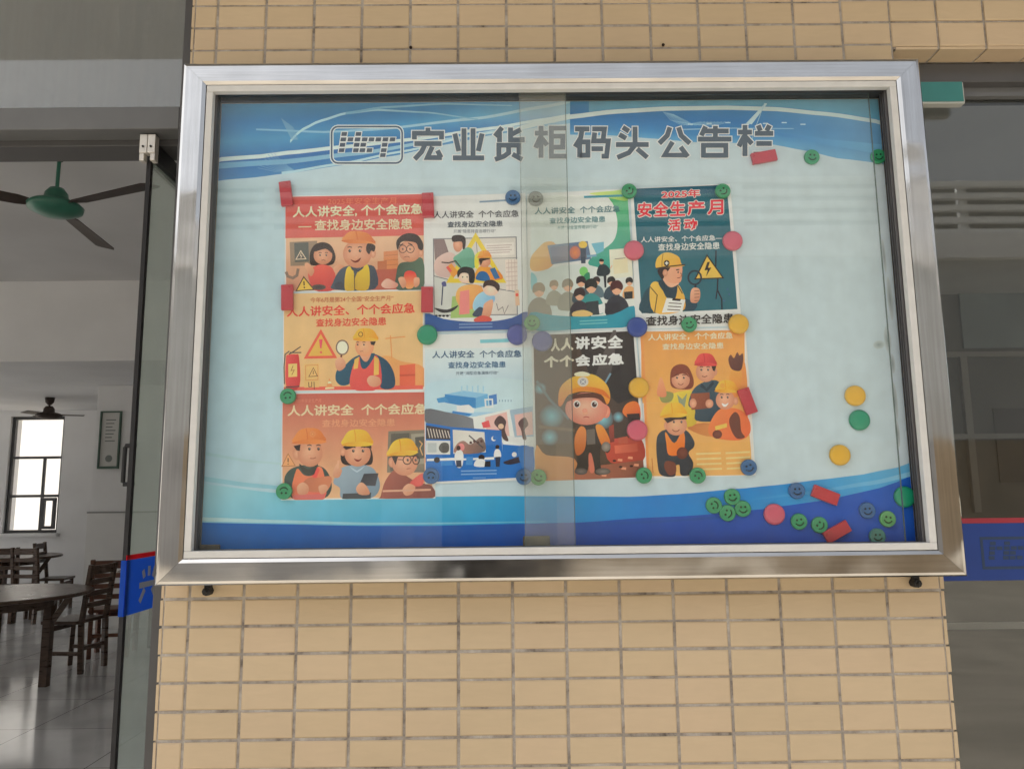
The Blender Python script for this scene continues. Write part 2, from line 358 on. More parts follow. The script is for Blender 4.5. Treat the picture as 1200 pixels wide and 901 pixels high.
# ------------------------------------------------------------------ building shell round the doors
ZC = 3.93                                   # ceiling height
ZB0, ZB1 = at(60, 366, Y=6.6).z, at(60, 425, Y=6.6).z      # bulkhead face over the middle of the canteen
bm = B(); bx(bm, -14.2, 9.2, 0.26, 11.5, ZC, ZC + .25); struct(link('ceiling', bm, CEIL))
bm = B(); bx(bm, -14.2, 9.2, 0.02, 0.26, 3.41, ZC); tag(link('upper_wall', bm, PLASTER), 'plastered wall band above the door heads under the ceiling', 'wall')
bm = B(); bx(bm, -14.0, 0.1, 6.6, 11.0, ZB1, ZB1 + .08); bx(bm, -14.0, 0.1, 6.52, 6.6, ZB1, ZC - .001); tag(link('ceiling_bulkhead', bm, PLASTER), 'plain plastered bulkhead where the canteen ceiling steps down beyond the green fan', 'bulkhead')
# back wall with window opening
w0 = at(12, 488, Y=11.0); w1 = at(75, 625, Y=11.0)
WX0, WX1, WZ0, WZ1 = -8.04, -7.16, 1.06, 2.95
bm = B(); bx(bm, WX1, 0.1, 11.0, 11.3, 0, ZC); bx(bm, -14.0, WX1, 11.0, 11.3, 0, WZ0); bx(bm, -14.0, WX1, 11.0, 11.3, WZ1, ZC)
for xa, xb in ((-8.6, WX0), (-11.0, -10.4), (-14.0, -13.0)): bx(bm, xa, xb, 11.0, 11.3, WZ0, WZ1)  # gaps beyond the left view edge added to brighten the canteen
tag(link('back_wall', bm, PLASTER), 'off-white back wall of the canteen around the bright window', 'wall')
bm = B()
for a, b in ((0.26, 1.2), (3.6, 4.2), (7.0, 7.6), (10.4, 11.0)): bx(bm, -14.2, -14.0, a, b, 0, ZC)
bx(bm, -14.2, -14.0, 1.2, 10.4, 0, 0.3); bx(bm, -14.2, -14.0, 1.2, 10.4, 3.3, ZC)  # gaps in this unseen wall are added to let daylight in
tag(link('side_wall', bm, PLASTER), 'unseen side wall of the canteen with gaps added for daylight', 'wall')
bm = B(); bx(bm, 0.1, 0.25, 0.27, 11.3, 0, ZC - .001); tag(link('partition_wall', bm, PLASTER), 'partition wall running back from the tiled pillar between two rooms', 'wall')
bm = B(); bx(bm, -14.0, -3.35, 0.03, 0.26, 0, 0.9); bx(bm, -3.75, -3.35, 0.03, 0.26, 0.9, 3.41); bx(bm, -9.2, -8.8, 0.03, 0.26, 0.9, 3.41)  # upper part left open to let more daylight in
tag(link('front_wall', bm, PLASTER), 'low front wall of the canteen left of the doorway', 'wall')

# interior pillar with tiled dado
pl = thing('interior_pillar', (-4.75, 8.6, 0), 'white pillar with a tiled lower half standing inside the canteen', 'pillar')
boxobj('shaft', PLASTER, pl, -5.2, -4.1, 8.30, 9.0, 1.42, ZB1 - .001)
bm = B(); bx(bm, -5.22, -4.08, 8.28, 9.02, 0, 1.42); link('tile_dado', bm, mat('white_wall_tile', (0.66, 0.66, 0.65), 0.22, 0, 0.5, (3, 0.04)), pl)
boxobj('dado_edge', mat('grey_edge', (0.25, 0.25, 0.25), 0.5), pl, -5.226, -4.074, 8.274, 8.9, 1.405, 1.425)

# back window
wf = thing('window', ((WX0 + WX1) / 2, 11.1, WZ0), 'bright window with dark mullions in the back wall beyond the tables', 'window')
bm = B(); fy = (11.06, 11.12)
bx(bm, WX0, WX0 + .05, *fy, WZ0, WZ1); bx(bm, WX1 - .05, WX1, *fy, WZ0, WZ1); bx(bm, WX0 + .05, WX1 - .05, *fy, WZ0, WZ0 + .05); bx(bm, WX0 + .05, WX1 - .05, *fy, WZ1 - .05, WZ1)
zm = at(45, 536, Y=11.06).z; zs = at(45, 581, Y=11.06).z; xm = at(50, 560, Y=11.06).x
link('window_frame', bm, DARKMETAL, wf)
bm = B(); bx(bm, WX0 + .05, WX1 - .05, 11.07, 11.11, zm - .02, zm + .02); bx(bm, WX0 + .05, WX1 - .05, 11.065, 11.108, zs - .022, zs + .022); bx(bm, xm - .02, xm + .02, 11.072, 11.105, WZ0 + .05, zm - .02)
link('mullion', bm, DARKMETAL, wf)
bm = B(); xa, xb = xm + .03, WX1 - .06
bx(bm, xa, xa + .06, 11.02, 11.058, WZ0 + .06, zs - .03); bx(bm, xb - .05, xb, 11.02, 11.058, WZ0 + .06, zs - .03); bx(bm, xa + .06, xb - .05, 11.02, 11.058, WZ0 + .06, WZ0 + .11); bx(bm, xa + .06, xb - .05, 11.02, 11.058, zs - .08, zs - .03)
link('sliding_sash', bm, DARKMETAL, wf)
boxobj('window_sill', PLASTER, wf, WX0 - .05, WX1 + .05, 10.9, 11.0, WZ0 - .05, WZ0 - .002)
boxobj('pane', glass_material('window_glass', 0.6, 0.002), wf, WX0 + .05, WX1 - .05, 11.085, 11.09, WZ0 + .05, WZ1 - .05)

# framed notice on the interior pillar
a = at(119, 482, Y=8.29); b = at(139, 549, Y=8.29)
fr = thing('framed_notice', ((a.x + b.x) / 2, 8.29, b.z), 'green edged framed paper notice hanging on the interior pillar', 'notice')
bm = B(); x0, x1, z0, z1 = a.x, b.x, b.z, a.z
bx(bm, x0, x0 + .018, 8.265, 8.299, z0, z1); bx(bm, x1 - .018, x1, 8.265, 8.299, z0, z1); bx(bm, x0 + .018, x1 - .018, 8.265, 8.299, z0, z0 + .03); bx(bm, x0 + .018, x1 - .018, 8.265, 8.299, z1 - .018, z1)
link('picture_frame', bm, mat('green_grey_frame', (0.06, 0.11, 0.085), 0.5), fr)
boxobj('paper', mat('notice_paper', (0.55, 0.55, 0.53), 0.7), fr, x0 + .018, x1 - .018, 8.288, 8.298, z0 + .03, z1 - .018)
bm = B()
for k in range(7):
    zz = z1 - .12 - k * .045; bx(bm, x0 + .07, x1 - .07 - .02 * (k % 3), 8.286, 8.2872, zz, zz + .014)
link('printed_text', bm, mat('dark_text', (0.2, 0.22, 0.21), 0.8), fr)
bm = B(); lathe(bm, [(0.045, 0.0), (0.045, 0.002)], 16, 'Y', ((x0 + x1) / 2, 8.2872, z0 + .13))
link('round_stamp', bm, mat('grey_print', (0.2, 0.22, 0.21), 0.8), fr)

# ------------------------------------------------------------------ left doorway
JX0 = -0.651
HZ0, HZ1 = 2.402, 2.457
lf = thing('door_frame', (-2.0, 0.1, 0), 'dark grey metal door frame with a glazed transom left of the pillar', 'door frame')
boxobj('jamb', DARKMETAL, lf, JX0, WXL - 0.006, 0.056, 0.165, 0.0, 3.409, bevel=0.002)
boxobj('header', MIDMETAL, lf, -3.34, JX0 - 0.001, 0.058, 0.115, HZ0, HZ1, bevel=0.002)
boxobj('header_rail', DARKMETAL, lf, -3.34, JX0 - 0.001, 0.1155, 0.20, HZ0 - 0.014, HZ1 - 0.004, bevel=0.002)
boxobj('transom_pane', glass_material('transom_glass', 1.2, 0.05, None, (0.8, 0.82, 0.82)), lf, -3.34, JX0 - 0.001, 0.095, 0.101, HZ1, 3.409)

LX = -0.735
gd = thing('glass_door', (LX, 0.1, 0), 'frameless glass door standing open with a blue band and steel top fitting', 'door')
boxobj('door_glass', glass_material('door_leaf_glass', 1.8, 0.20, None, (0.80, 0.86, 0.83), (0.62, 0.66, 0.63), 0.0, 0.7), gd, LX - 0.004, LX + 0.004, 0.112, 0.90, 0.06, 2.345)  # strong translucent film lightens the leaf in place of its reflection
e0 = at(168, 300, Y=0.1).x; e1 = at(177, 300, Y=0.1).x
boxobj('edge_seal', BLACK, gd, LX - 0.0048, LX + 0.0048, 0.098, 0.111, 0.05, 2.345)
boxobj('top_rail', BLACK, gd, LX - 0.016, LX + 0.016, 0.112, 0.90, 2.3455, 2.386)
boxobj('bottom_rail', DARKMETAL, gd, LX - 0.016, LX + 0.016, 0.112, 0.90, 0.008, 0.0595)
pf = at(165.5, 159, Y=0.08); pg = at(182, 187, Y=0.08)
PATCH = mat('satin_aluminium', (0.62, 0.60, 0.56), 0.4, 0.3, 0.5, (40, 0.08))
bm = B(); bx(bm, pf.x, (pf.x + pg.x) / 2 - .0006, 0.074, 0.0945, pg.z + .014, pf.z); bx(bm, (pf.x + pg.x) / 2 + .0006, pg.x, 0.074, 0.0945, pg.z + .014, pf.z)
bx(bm, pf.x, pf.x + .011, 0.076, 0.0945, pg.z - .004, pg.z + .0138); bx(bm, pg.x - .011, pg.x, 0.076, 0.0945, pg.z - .004, pg.z + .0138)
pfit = link('patch_fitting', bm, PATCH, gd, bevel=0.0012)
bm = B()
for sx in (0.25, 0.75):
    lathe(bm, [(0.0028, 0), (0.0026, 0.002)], 10, 'Y', (pf.x + (pg.x - pf.x) * sx, 0.0738, pf.z - .03))
link('screw', bm, BLACK, pfit)
bm = B(); hz0 = at(142, 569, Y=0.3).z; hz1 = at(142, 528, Y=0.3).z
tube(bm, [(LX - .005, 0.13, hz1), (LX - .028, 0.13, hz1), (LX - .03, 0.13, hz1 - .004), (LX - .03, 0.13, hz0 + .004), (LX - .028, 0.13, hz0), (LX - .005, 0.13, hz0)], 0.005)
link('pull_handle', bm, BLACK, gd, smooth=False)
def vinyl(name, c, t):
    m = mat(name, c, 0.4, 0, 0.4, (12, 0.08)); n = m.node_tree.nodes; l = m.node_tree.links
    tl = n.new('ShaderNodeBsdfTranslucent'); tl.inputs['Color'].default_value = (*t, 1)
    mx = n.new('ShaderNodeMixShader'); mx.inputs[0].default_value = 0.75
    l.new(n['Principled BSDF'].outputs[0], mx.inputs[1]); l.new(tl.outputs[0], mx.inputs[2]); l.new(mx.outputs[0], n['Material Output'].inputs['Surface']); return m
BLUE = vinyl('blue_vinyl', (0.04, 0.18, 0.65), (0.10, 0.36, 1.0)); RED = vinyl('red_vinyl', (0.6, 0.03, 0.06), (0.95, 0.06, 0.1)); GREYINK = mat('pale_grey_vinyl', (0.50, 0.56, 0.62), 0.5)
bandm = boxobj('vinyl_band', BLUE, gd, LX + 0.0049, LX + 0.0054, 0.0945, 0.86, 1.304, 1.4225)
boxobj('band_wrap', BLUE, bandm, LX - 0.0056, LX + 0.0046, 0.0945, 0.0975, 1.304, 1.4225)
boxobj('red_stripe', RED, bandm, LX + 0.0049, LX + 0.0054, 0.0945, 0.86, 1.4228, 1.4335)

# ------------------------------------------------------------------ right glazed opening
rf = thing('glazed_door', (2.2, 0.1, 0), 'fixed glass door right of the pillar with red and blue vinyl band', 'door')
boxobj('header', DARKMETAL, rf, WXR + .012, 4.1, 0.058, 0.17, 2.504, ZR0 - .010, bevel=0.002)
boxobj('header_rail', MIDMETAL, rf, WXR + .012, 4.1, 0.0835, 0.13, 2.482, 2.5035)
boxobj('jamb', DARKMETAL, rf, WXR + .012, WXR + .03, 0.057, 0.17, 0.0, 2.5035, bevel=0.0015)
boxobj('door_glass', glass_material('right_door_glass', 1.2, 0.007, None, (0.8, 0.82, 0.8), (0.3, 0.3, 0.28)), rf, WXR + .03, 4.1, 0.10, 0.106, 0.03, 2.482)
bz0, bz1 = 1.358, 1.481
bnd = boxobj('vinyl_band', mat('dark_blue_vinyl', (0.016, 0.05, 0.24), 0.4, 0, 0.3, (12, 0.08)), rf, WXR + .03, 4.1, 0.0990, 0.0996, bz0, bz1)
boxobj('red_stripe', mat('dark_red_vinyl', (0.33, 0.025, 0.045), 0.4), bnd, WXR + .03, 4.1, 0.0990, 0.0996, bz1 + .0005, 1.4925)

sg0 = at(1084, 97.5, Y=0.075); sg1 = at(1127, 125, Y=0.075)
sg = thing('exit_sign_box', ((sg0.x + sg1.x) / 2, 0.07, sg1.z), 'teal sign box with pale rim under the door head behind the board corner', 'sign')
boxobj('sign_case', mat('pale_sign_rim', (0.42, 0.44, 0.42), 0.45), sg, sg0.x - .1, sg1.x, 0.0605, 0.082, sg1.z, sg0.z + .006, bevel=0.0015)
boxobj('sign_face', mat('teal_face', (0.035, 0.20, 0.19), 0.35, 0, 0.5, (14, 0.08)), sg, sg0.x - .096, sg1.x - .004, 0.0585, 0.0602, sg1.z + .0045, sg0.z + .002)

# room behind the right glass
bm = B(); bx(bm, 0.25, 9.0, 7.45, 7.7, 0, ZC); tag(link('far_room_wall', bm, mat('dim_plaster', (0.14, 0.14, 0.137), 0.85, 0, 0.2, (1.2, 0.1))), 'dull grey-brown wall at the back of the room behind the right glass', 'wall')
bm = B(); bx(bm, 9.0, 9.2, 0.26, 1.0, 0, ZC); bx(bm, 9.0, 9.2, 1.0, 7.7, 0, .3); bx(bm, 9.0, 9.2, 1.0, 7.7, 3.7, ZC); bx(bm, 9.0, 9.2, 7.3, 7.7, .3, 3.7); tag(link('end_wall', bm, PLASTER), 'unseen end wall of the right hand room, opened up for daylight', 'wall')  # wide opening added so daylight reaches the louvre
boxobj('skirting', mat('pale_skirting', (0.62, 0.60, 0.56), 0.5), None, 0.26, 9.0, 7.42, 7.449, 0.0, 0.075)
tag(bpy.data.objects['skirting'], 'pale skirting strip along the foot of the dull back wall', 'skirting')
YB = 7.40
def rpx(x, y, Y=YB): return at(x, y, Y=Y)
lv = thing('louvre_stand_in', (rpx(1150, 240).x, YB, rpx(1150, 275).z), 'added pale louvre standing in for a reflection high in the glass right of the board', 'shutter')  # interior slats stand in for a louvre reflected in the glass
L0 = rpx(1092, 204); L1 = rpx(1260, 272)
LOUV = mat('pale_louvre_paint', (0.74, 0.74, 0.71), 0.55, 0, 0.3, (5, 0.06))
bm = B(); bx(bm, L0.x, L1.x, YB - .03, YB + .02, L0.z - .02, L0.z + .10); bx(bm, L0.x, L1.x, YB - .03, YB + .02, L1.z - .16, L1.z); pm = rpx(1142, 240).x
bx(bm, pm - .09, pm + .09, YB - .034, YB + .02, L1.z, L0.z - .02); bx(bm, L0.x, L0.x + .08, YB - .034, YB + .02, L1.z, L0.z - .02); bx(bm, L1.x - .08, L1.x, YB - .034, YB + .02, L1.z, L0.z - .02)
link('louvre_frame', bm, LOUV, lv)
bm = B(); n = 5
for k in range(n):
    zz = L1.z + (k + .5) * (L0.z - .02 - L1.z) / n + .02
    for xa, xb in ((L0.x + .08, pm - .09), (pm + .09, L1.x - .08)): bar(bm, (xa, YB - .01, zz), (xb, YB - .01, zz), 0.018, 0.15, (0, -0.6, 0.8))
link('louvre_slats', bm, LOUV, lv)
boxobj('louvre_backing', mat('backing_grey', (0.24, 0.24, 0.235), 0.8), lv, L0.x + .05, L1.x - .05, YB + .03, YB + .045, L1.z - .1, L0.z + .05)  # mid grey behind the slats softens their contrast
iw = thing('window_stand_in', (rpx(1160, 400).x, YB, rpx(1160, 520).z), 'added blue-grey panel with pale bars standing in for a window reflected in the right glass', 'window')  # added panel takes the place of a window mirrored in the glass
W0 = rpx(1122, 325); W1 = rpx(1250, 407)
boxobj('pane', mat('blue_grey_pane', (0.20, 0.24, 0.26), 0.2, 0, 0.5, (2, 0.1)), iw, W0.x, W1.x, YB, YB + .02, W1.z, W0.z)
bm = B(); Pz = rpx(1160, 415).z; Qz = rpx(1160, 511).z
bx(bm, W0.x - .3, W1.x, YB - .02, YB + .03, Pz - .03, Pz + .03); bx(bm, W0.x - .3, W1.x, YB - .02, YB + .03, Qz - .03, Qz + .03)
q0 = rpx(1128, 420).x; bx(bm, q0 - .04, q0 + .04, YB - .022, YB + .03, rpx(1130, 600).z, Pz - .03)
link('panel_bars', bm, mat('bar_grey', (0.24, 0.23, 0.22), 0.5), iw)
boxobj('lower_panel', mat('dark_panel', (0.055, 0.05, 0.048), 0.6), iw, rpx(1168, 500).x, W1.x, YB + .031, YB + .046, rpx(1168, 565).z, rpx(1168, 478).z)

# ------------------------------------------------------------------ canteen furniture
def chair(name, loc, rz, m, label):
    t = thing(name, (0, 0, 0), label, 'chair', 'wooden chairs in the canteen')
    for sx in (-1, 1):
        bm = B(); bar(bm, (sx * .18, -.17, 0), (sx * .185, -.165, .435), .042, .042); link('leg', bm, m, t, bevel=.004)
        bm = B(); bar(bm, (sx * .17, .19, 0), (sx * .175, .17, .44), .042, .045); bar(bm, (sx * .175, .17, .4405), (sx * .175, .235, .97), .04, .04); link('leg', bm, m, t, bevel=.004)
    bm = B(); bx(bm, -.215, .215, -.205, .148, .4365, .468); link('seat', bm, m, t, bevel=.006)
    bm = B()
    for k in range(4):
        z = .60 + k * .105; y = .17 + (z - .44) * .1226
        bx(bm, -.154, .154, y - .011, y + .011, z - .024 - (0.012 if k == 3 else 0), z + .024 + (0.02 if k == 3 else 0))
    link('backrest', bm, m, t, bevel=.004)
    for q in ((-.158, .158, -.18, -.155, .36, .41), (-.152, .152, .16, .185, .20, .235), (-.19, -.166, -.145, .155, .16, .195), (.166, .19, -.145, .155, .16, .195)): boxobj('stretcher', m, t, *q)
    t.location = loc; t.rotation_euler = (0, 0, rz); return t
def copy_thing(t, loc, rz, label, m=None):
    r = t.copy(); COL.objects.link(r); r.location = loc; r.rotation_euler = (0, 0, rz); r['label'] = label
    for c in list(t.children):
        d = c.copy(); COL.objects.link(d); d.parent = r
    return r
def table(name, loc, rad, h, label):
    t = thing(name, (0, 0, 0), label, 'table', 'round wooden tables in the canteen')
    bm = B(); lathe(bm, [(rad - .01, h - .032), (rad, h - .026), (rad, h - .006), (rad - .008, h)], 48); link('tabletop', bm, WOOD, t)
    bm = B(); lathe(bm, [(rad * .62, h - .12), (rad * .62, h - .0325)], 24); link('apron', bm, WOOD, t)
    for k in range(4):
        a = k * PI / 2 + .5; bm = B()
        bar(bm, (math.cos(a) * rad * .56, math.sin(a) * rad * .56, 0), (math.cos(a) * rad * .56, math.sin(a) * rad * .56, h - .13), .065, .065)
        bar(bm, (math.cos(a) * rad * .60, math.sin(a) * rad * .60, h - .26), (math.cos(a) * rad * .78, math.sin(a) * rad * .78, h - .034), .05, .05)
        link('leg', bm, WOOD, t)
    t.location = loc; return t
tb = at(90, 688, Y=5.0); TH = 0.80
T1 = table('round_table', (tb.x - 0.72, 5.05, 0), 0.74, TH, 'large dark round wooden table nearest the open glass door')
c1 = at(79, 787, Z=0)
chA = chair('wooden_chair', (c1.x, c1.y + .1, 0), -PI / 2 - .12, WOOD, 'dark brown wooden chair facing the near round table')
c2 = at(122, 770, Z=0)
chB = copy_thing(chA, (c2.x, c2.y + .15, 0), PI + .25, 'red-brown slatted chair half behind the glass door edge')
for c in chB.children: c.data = c.data.copy(); c.data.materials[0] = REDWOOD
t2 = copy_thing(T1, (at(25, 640, Y=10.0).x, 9.6, 0), 0, 'round dark table farthest back under the bright window')
for k, (px, y, rz, lab) in enumerate(((12, 8.9, 0.2, 'dark chair before the far table at the left edge'), (44, 8.85, -0.15, 'dark chair before the far table under the window'), (66, 9.9, -1.4, 'dark chair beside the far table next to the interior pillar'))):
    copy_thing(chA, (at(px, 650, Y=y).x, y, 0), rz + PI, lab)
t3 = copy_thing(T1, (at(190, 690, Y=6.6).x, 7.3, 0), .4, 'round dark table seen through the open glass door leaf')

# ------------------------------------------------------------------ ceiling fans
FANGREEN = mat('green_enamel', (0.035, 0.16, 0.11), 0.35, 0, 0.5, (8, 0.15)); FANCUP = mat('dark_teal_enamel', (0.02, 0.07, 0.075), 0.4)
BLADE = mat('dusty_brown_blade', (0.05, 0.036, 0.03), 0.5, 0, 0.3, (9, 0.3))
def fan(loc, ztop, a0, label, rl=0.62, mg=FANGREEN):
    t = thing('ceiling_fan', loc, label, 'ceiling fan', 'ceiling fans in the canteen')
    x, y, z = loc
    bm = B(); lathe(bm, [(.012, z + .14), (.012, ztop - .05)], 12, c=(x, y, 0)); link('rod', bm, mg, t)
    bm = B(); lathe(bm, [(.02, ztop - .11), (.055, ztop - .07), (.065, ztop - .002)], 20, c=(x, y, 0)); link('ceiling_cup', bm, FANCUP if mg is FANGREEN else mg, t, smooth=True)
    bm = B(); lathe(bm, [(.03, z - .055), (.10, z - .045), (.165, z - .015), (.17, z + .012), (.15, z + .03), (.075, z + .05), (.07, z + .10), (.045, z + .135), (.013, z + .14)], 28, c=(x, y, 0)); link('motor_housing', bm, mg, t, smooth=True)
    for k in range(3):
        a = a0 + k * 2 * PI / 3; d = Vector((math.cos(a), math.sin(a), 0)); s = Vector((-math.sin(a), math.cos(a), 0))
        bm = B(); o = Vector((x, y, z + .012)); vs = []
        for q, w in ((.155, .03), (.22, .055), (rl - .03, .068), (rl, .055)):
            for sg_ in (-1, 1):
                for dz in (-.003, .003): vs.append(bm.verts.new(o + d * q + s * w * sg_ + Vector((0, 0, dz + sg_ * .012))))
        for j in range(3):
            b0 = j * 4; n0 = b0 + 4
            for e, f in ((0, 1), (1, 3), (3, 2), (2, 0)): bm.faces.new((vs[b0 + e], vs[b0 + f], vs[n0 + f], vs[n0 + e]))
        bm.faces.new([vs[i] for i in (0, 1, 3, 2)]); bm.faces.new([vs[i] for i in (12, 14, 15, 13)])
        link('blade', bm, BLADE, t)
    return t
FY = 3.3
fz = at(65, 244, Y=FY)
fan((fz.x, FY, fz.z), ZC - .002, R(-23), 'green ceiling fan with three dark blades near the doorway', .87)
fz2 = at(57, 487, Y=9.4)
fan((fz2.x, 9.4, fz2.z), ZB1 - .002, R(20), 'small dark ceiling fan far back in front of the bright window', .45, BLADE)

# ------------------------------------------------------------------ canopy and the far side of the yard
bm = B(); bx(bm, -30, 30, -1.25, 0.0, 3.42, 3.60); tag(link('canopy_slab', bm, SOFFIT), 'plain grey canopy slab over the walkway in front of the pillar', 'canopy')
ob = thing('opposite_building', (5, -15, 0), 'long pale building across the yard behind the camera', 'building')
FAC = mat('pale_facade', (0.43, 0.445, 0.45), 0.85, 0, 0.2, (0.5, 0.05))
bm = B(); bx(bm, -40, 40, -22, -14, 2.6, 7.0); link('wall', bm, FAC, ob)
bm = B(); bx(bm, 1.1, 40, -22, -13.98, -.008, 2.598); link('tiled_base', bm, mat('beige_base', (0.36, 0.285, 0.20), 0.8, 0, 0.2, (1.5, 0.12)), ob)
bm = B(); bx(bm, -40, -2.4, -22, -13.98, -.008, 2.598); link('rendered_base', bm, mat('grey_base', (0.34, 0.34, 0.345), 0.8, 0, 0.2, (1.5, 0.12)), ob)
bm = B(); bx(bm, -2.4, -1.2, -22, -13.98, -.008, 2.598); link('white_pier', bm, mat('white_pier', (0.66, 0.66, 0.65), 0.8, 0, 0.2, (1.5, 0.05)), ob)
bm = B(); bx(bm, -1.2, 1.1, -22, -13.7 - .4, -.008, 2.598); link('mirrored_block', bm, mat('dark_block', (0.05, 0.045, 0.042), 0.6, 0, 0.3, (1.5, 0.2)), ob)  # dark block added to mirror as the camera operator's silhouette in the steel
bm = B(); bx(bm, -40, 40, -13.995, -13.8, 6.45, 6.995); link('balcony_edge', bm, mat('white_edge', (0.80, 0.80, 0.80), 0.7), ob)
bm = B(); bx(bm, -40, 40, -22, -14.3, 7.0, 8.3); link('parapet', bm, mat('dark_parapet', (0.09, 0.09, 0.088), 0.85), ob)  # dark base colour makes the white rails stand out when mirrored
bm = B()
for k in range(5): bx(bm, -40, 40, -14.1, -13.96, 7.02 + k * .27, 7.14 + k * .27)
for k in range(17): bx(bm, -40 + k * 5, -39.8 + k * 5, -14.2, -14.11, 7.0, 8.3)
link('railing', bm, mat('white_railing', (0.84, 0.84, 0.83), 0.6), ob)

nbld = thing('white_backdrop', (-16, 24, 0), 'added white block that makes the far canteen window look bright', 'building')  # white block added so the far window shows bright
bm = B(); bx(bm, -60, 20, 22, 30, -.008, 16); link('wall', bm, mat('backdrop_white', (0.80, 0.79, 0.76), 0.85, 0, 0.2, (0.4, 0.06)), nbld)
bm = B(); bx(bm, -60.3, 20.3, 21.7, 30.3, 16, 16.3); link('backdrop_cap', bm, SOFFIT, nbld)
# ------------------------------------------------------------------ notice board
FX0, FX1, FZ0, FZ1 = -0.583, 0.9985, 1.3875, 2.476        # steel outer
IX0, IX1, IZ0, IZ1 = -0.533, 0.947, 1.437, 2.4275         # steel inner
AX0, AX1, AZ0, AZ1 = -0.5175, 0.931, 1.4525, 2.412        # aluminium inner
YF, YP = -0.09, -0.03
nb = thing('notice_board', ((FX0 + FX1) / 2, 0, FZ0), 'glazed stainless steel notice board with blue wave backing mounted on the beige pillar', 'notice board')
def mitre(name, oa, ob_, ia, ib, m):
    """one folded rail: outer edge oa-ob, inner edge ia-ib (x, z pairs), front at YF, back at the wall"""
    bm = B()
    prof = [(0.0, -0.0006), (0.0, YF + .004), (0.06, YF + .0008), (0.16, YF), (0.86, YF + .0004), (1.0, YF + .0045), (1.0, YF + .03)]
    A_ = []; B_ = []
    for t, y in prof:
        A_.append(bm.verts.new((oa[0] + (ia[0] - oa[0]) * t, y, oa[1] + (ia[1] - oa[1]) * t)))
        B_.append(bm.verts.new((ob_[0] + (ib[0] - ob_[0]) * t, y, ob_[1] + (ib[1] - ob_[1]) * t)))
    for k in range(len(prof) - 1): bm.faces.new((A_[k], A_[k + 1], B_[k + 1], B_[k]))
    bm.faces.new(A_); bm.faces.new(B_[::-1])
    o = link(name, bm, m, nb)
    return o
g = 0.0005
mitre('frame_rail', (FX0, FZ1), (FX1, FZ1), (IX0, IZ1), (IX1, IZ1), STEEL_H)
mitre('frame_rail', (FX0, FZ0), (FX1, FZ0), (IX0, IZ0), (IX1, IZ0), STEEL_H)
mitre('frame_rail', (FX0 - g, FZ0), (FX0 - g, FZ1), (IX0 - g, IZ0), (IX0 - g, IZ1), STEEL_V)
mitre('frame_rail', (FX1 + g, FZ0), (FX1 + g, FZ1), (IX1 + g, IZ0), (IX1 + g, IZ1), STEEL_V)
bm = B(); gap = .0016
bx(bm, IX0 + gap, IX1 - gap, YF + .003, YF + .018, AZ1, IZ1 - gap); bx(bm, IX0 + gap, IX1 - gap, YF + .003, YF + .018, IZ0 + gap, AZ0)
bx(bm, IX0 + gap, AX0, YF + .003, YF + .018, AZ0 + .0003, AZ1 - .0003); bx(bm, AX1, IX1 - gap, YF + .003, YF + .018, AZ0 + .0003, AZ1 - .0003)
link('aluminium_frame', bm, ALU, nb, bevel=.001)
bm = B()   # case sides seen inside the opening
bx(bm, AX0 - .012, AX0 - .004, YF + .0185, YP, AZ0 - .01, AZ1 + .01); bx(bm, AX1 + .004, AX1 + .012, YF + .0185, YP, AZ0 - .01, AZ1 + .01)
bx(bm, AX0 - .004, AX1 + .004, YF + .0185, YP, AZ1 + .004, AZ1 + .012); bx(bm, AX0 - .004, AX1 + .004, YF + .0185, YP, AZ0 - .012, AZ0 - .004)
link('case_lining', bm, LINER, nb)
bm = B()   # sliding tracks
for yy in (YF + .0215, YF + .0295, YF + .0395):
    bx(bm, AX1 - .004, AX1 + .0038, yy, yy + .0018, AZ0 - .003, AZ1 + .003); bx(bm, AX0 - .0038, AX0 + .003, yy, yy + .0018, AZ0 - .003, AZ1 + .003)
    bx(bm, AX0 + .003, AX1 - .004, yy, yy + .0018, AZ0 - .0038, AZ0 + .001)
link('sliding_track', bm, mat('grey_track', (0.17, 0.165, 0.17), 0.4, 0.5, 0.4), nb)
PANX0, PANX1 = AX0 - .0035, at(1058, 400, Y=YP).x + 0.002
PNL = mat('white_panel', (0.5, 0.53, 0.52), 0.5, 0, 0.3, (3, 0.03))
panel = boxobj('back_panel', PNL, nb, AX0 - .003, AX1 + .003, YP, YP + .012, AZ0 - .003, AZ1 + .003)

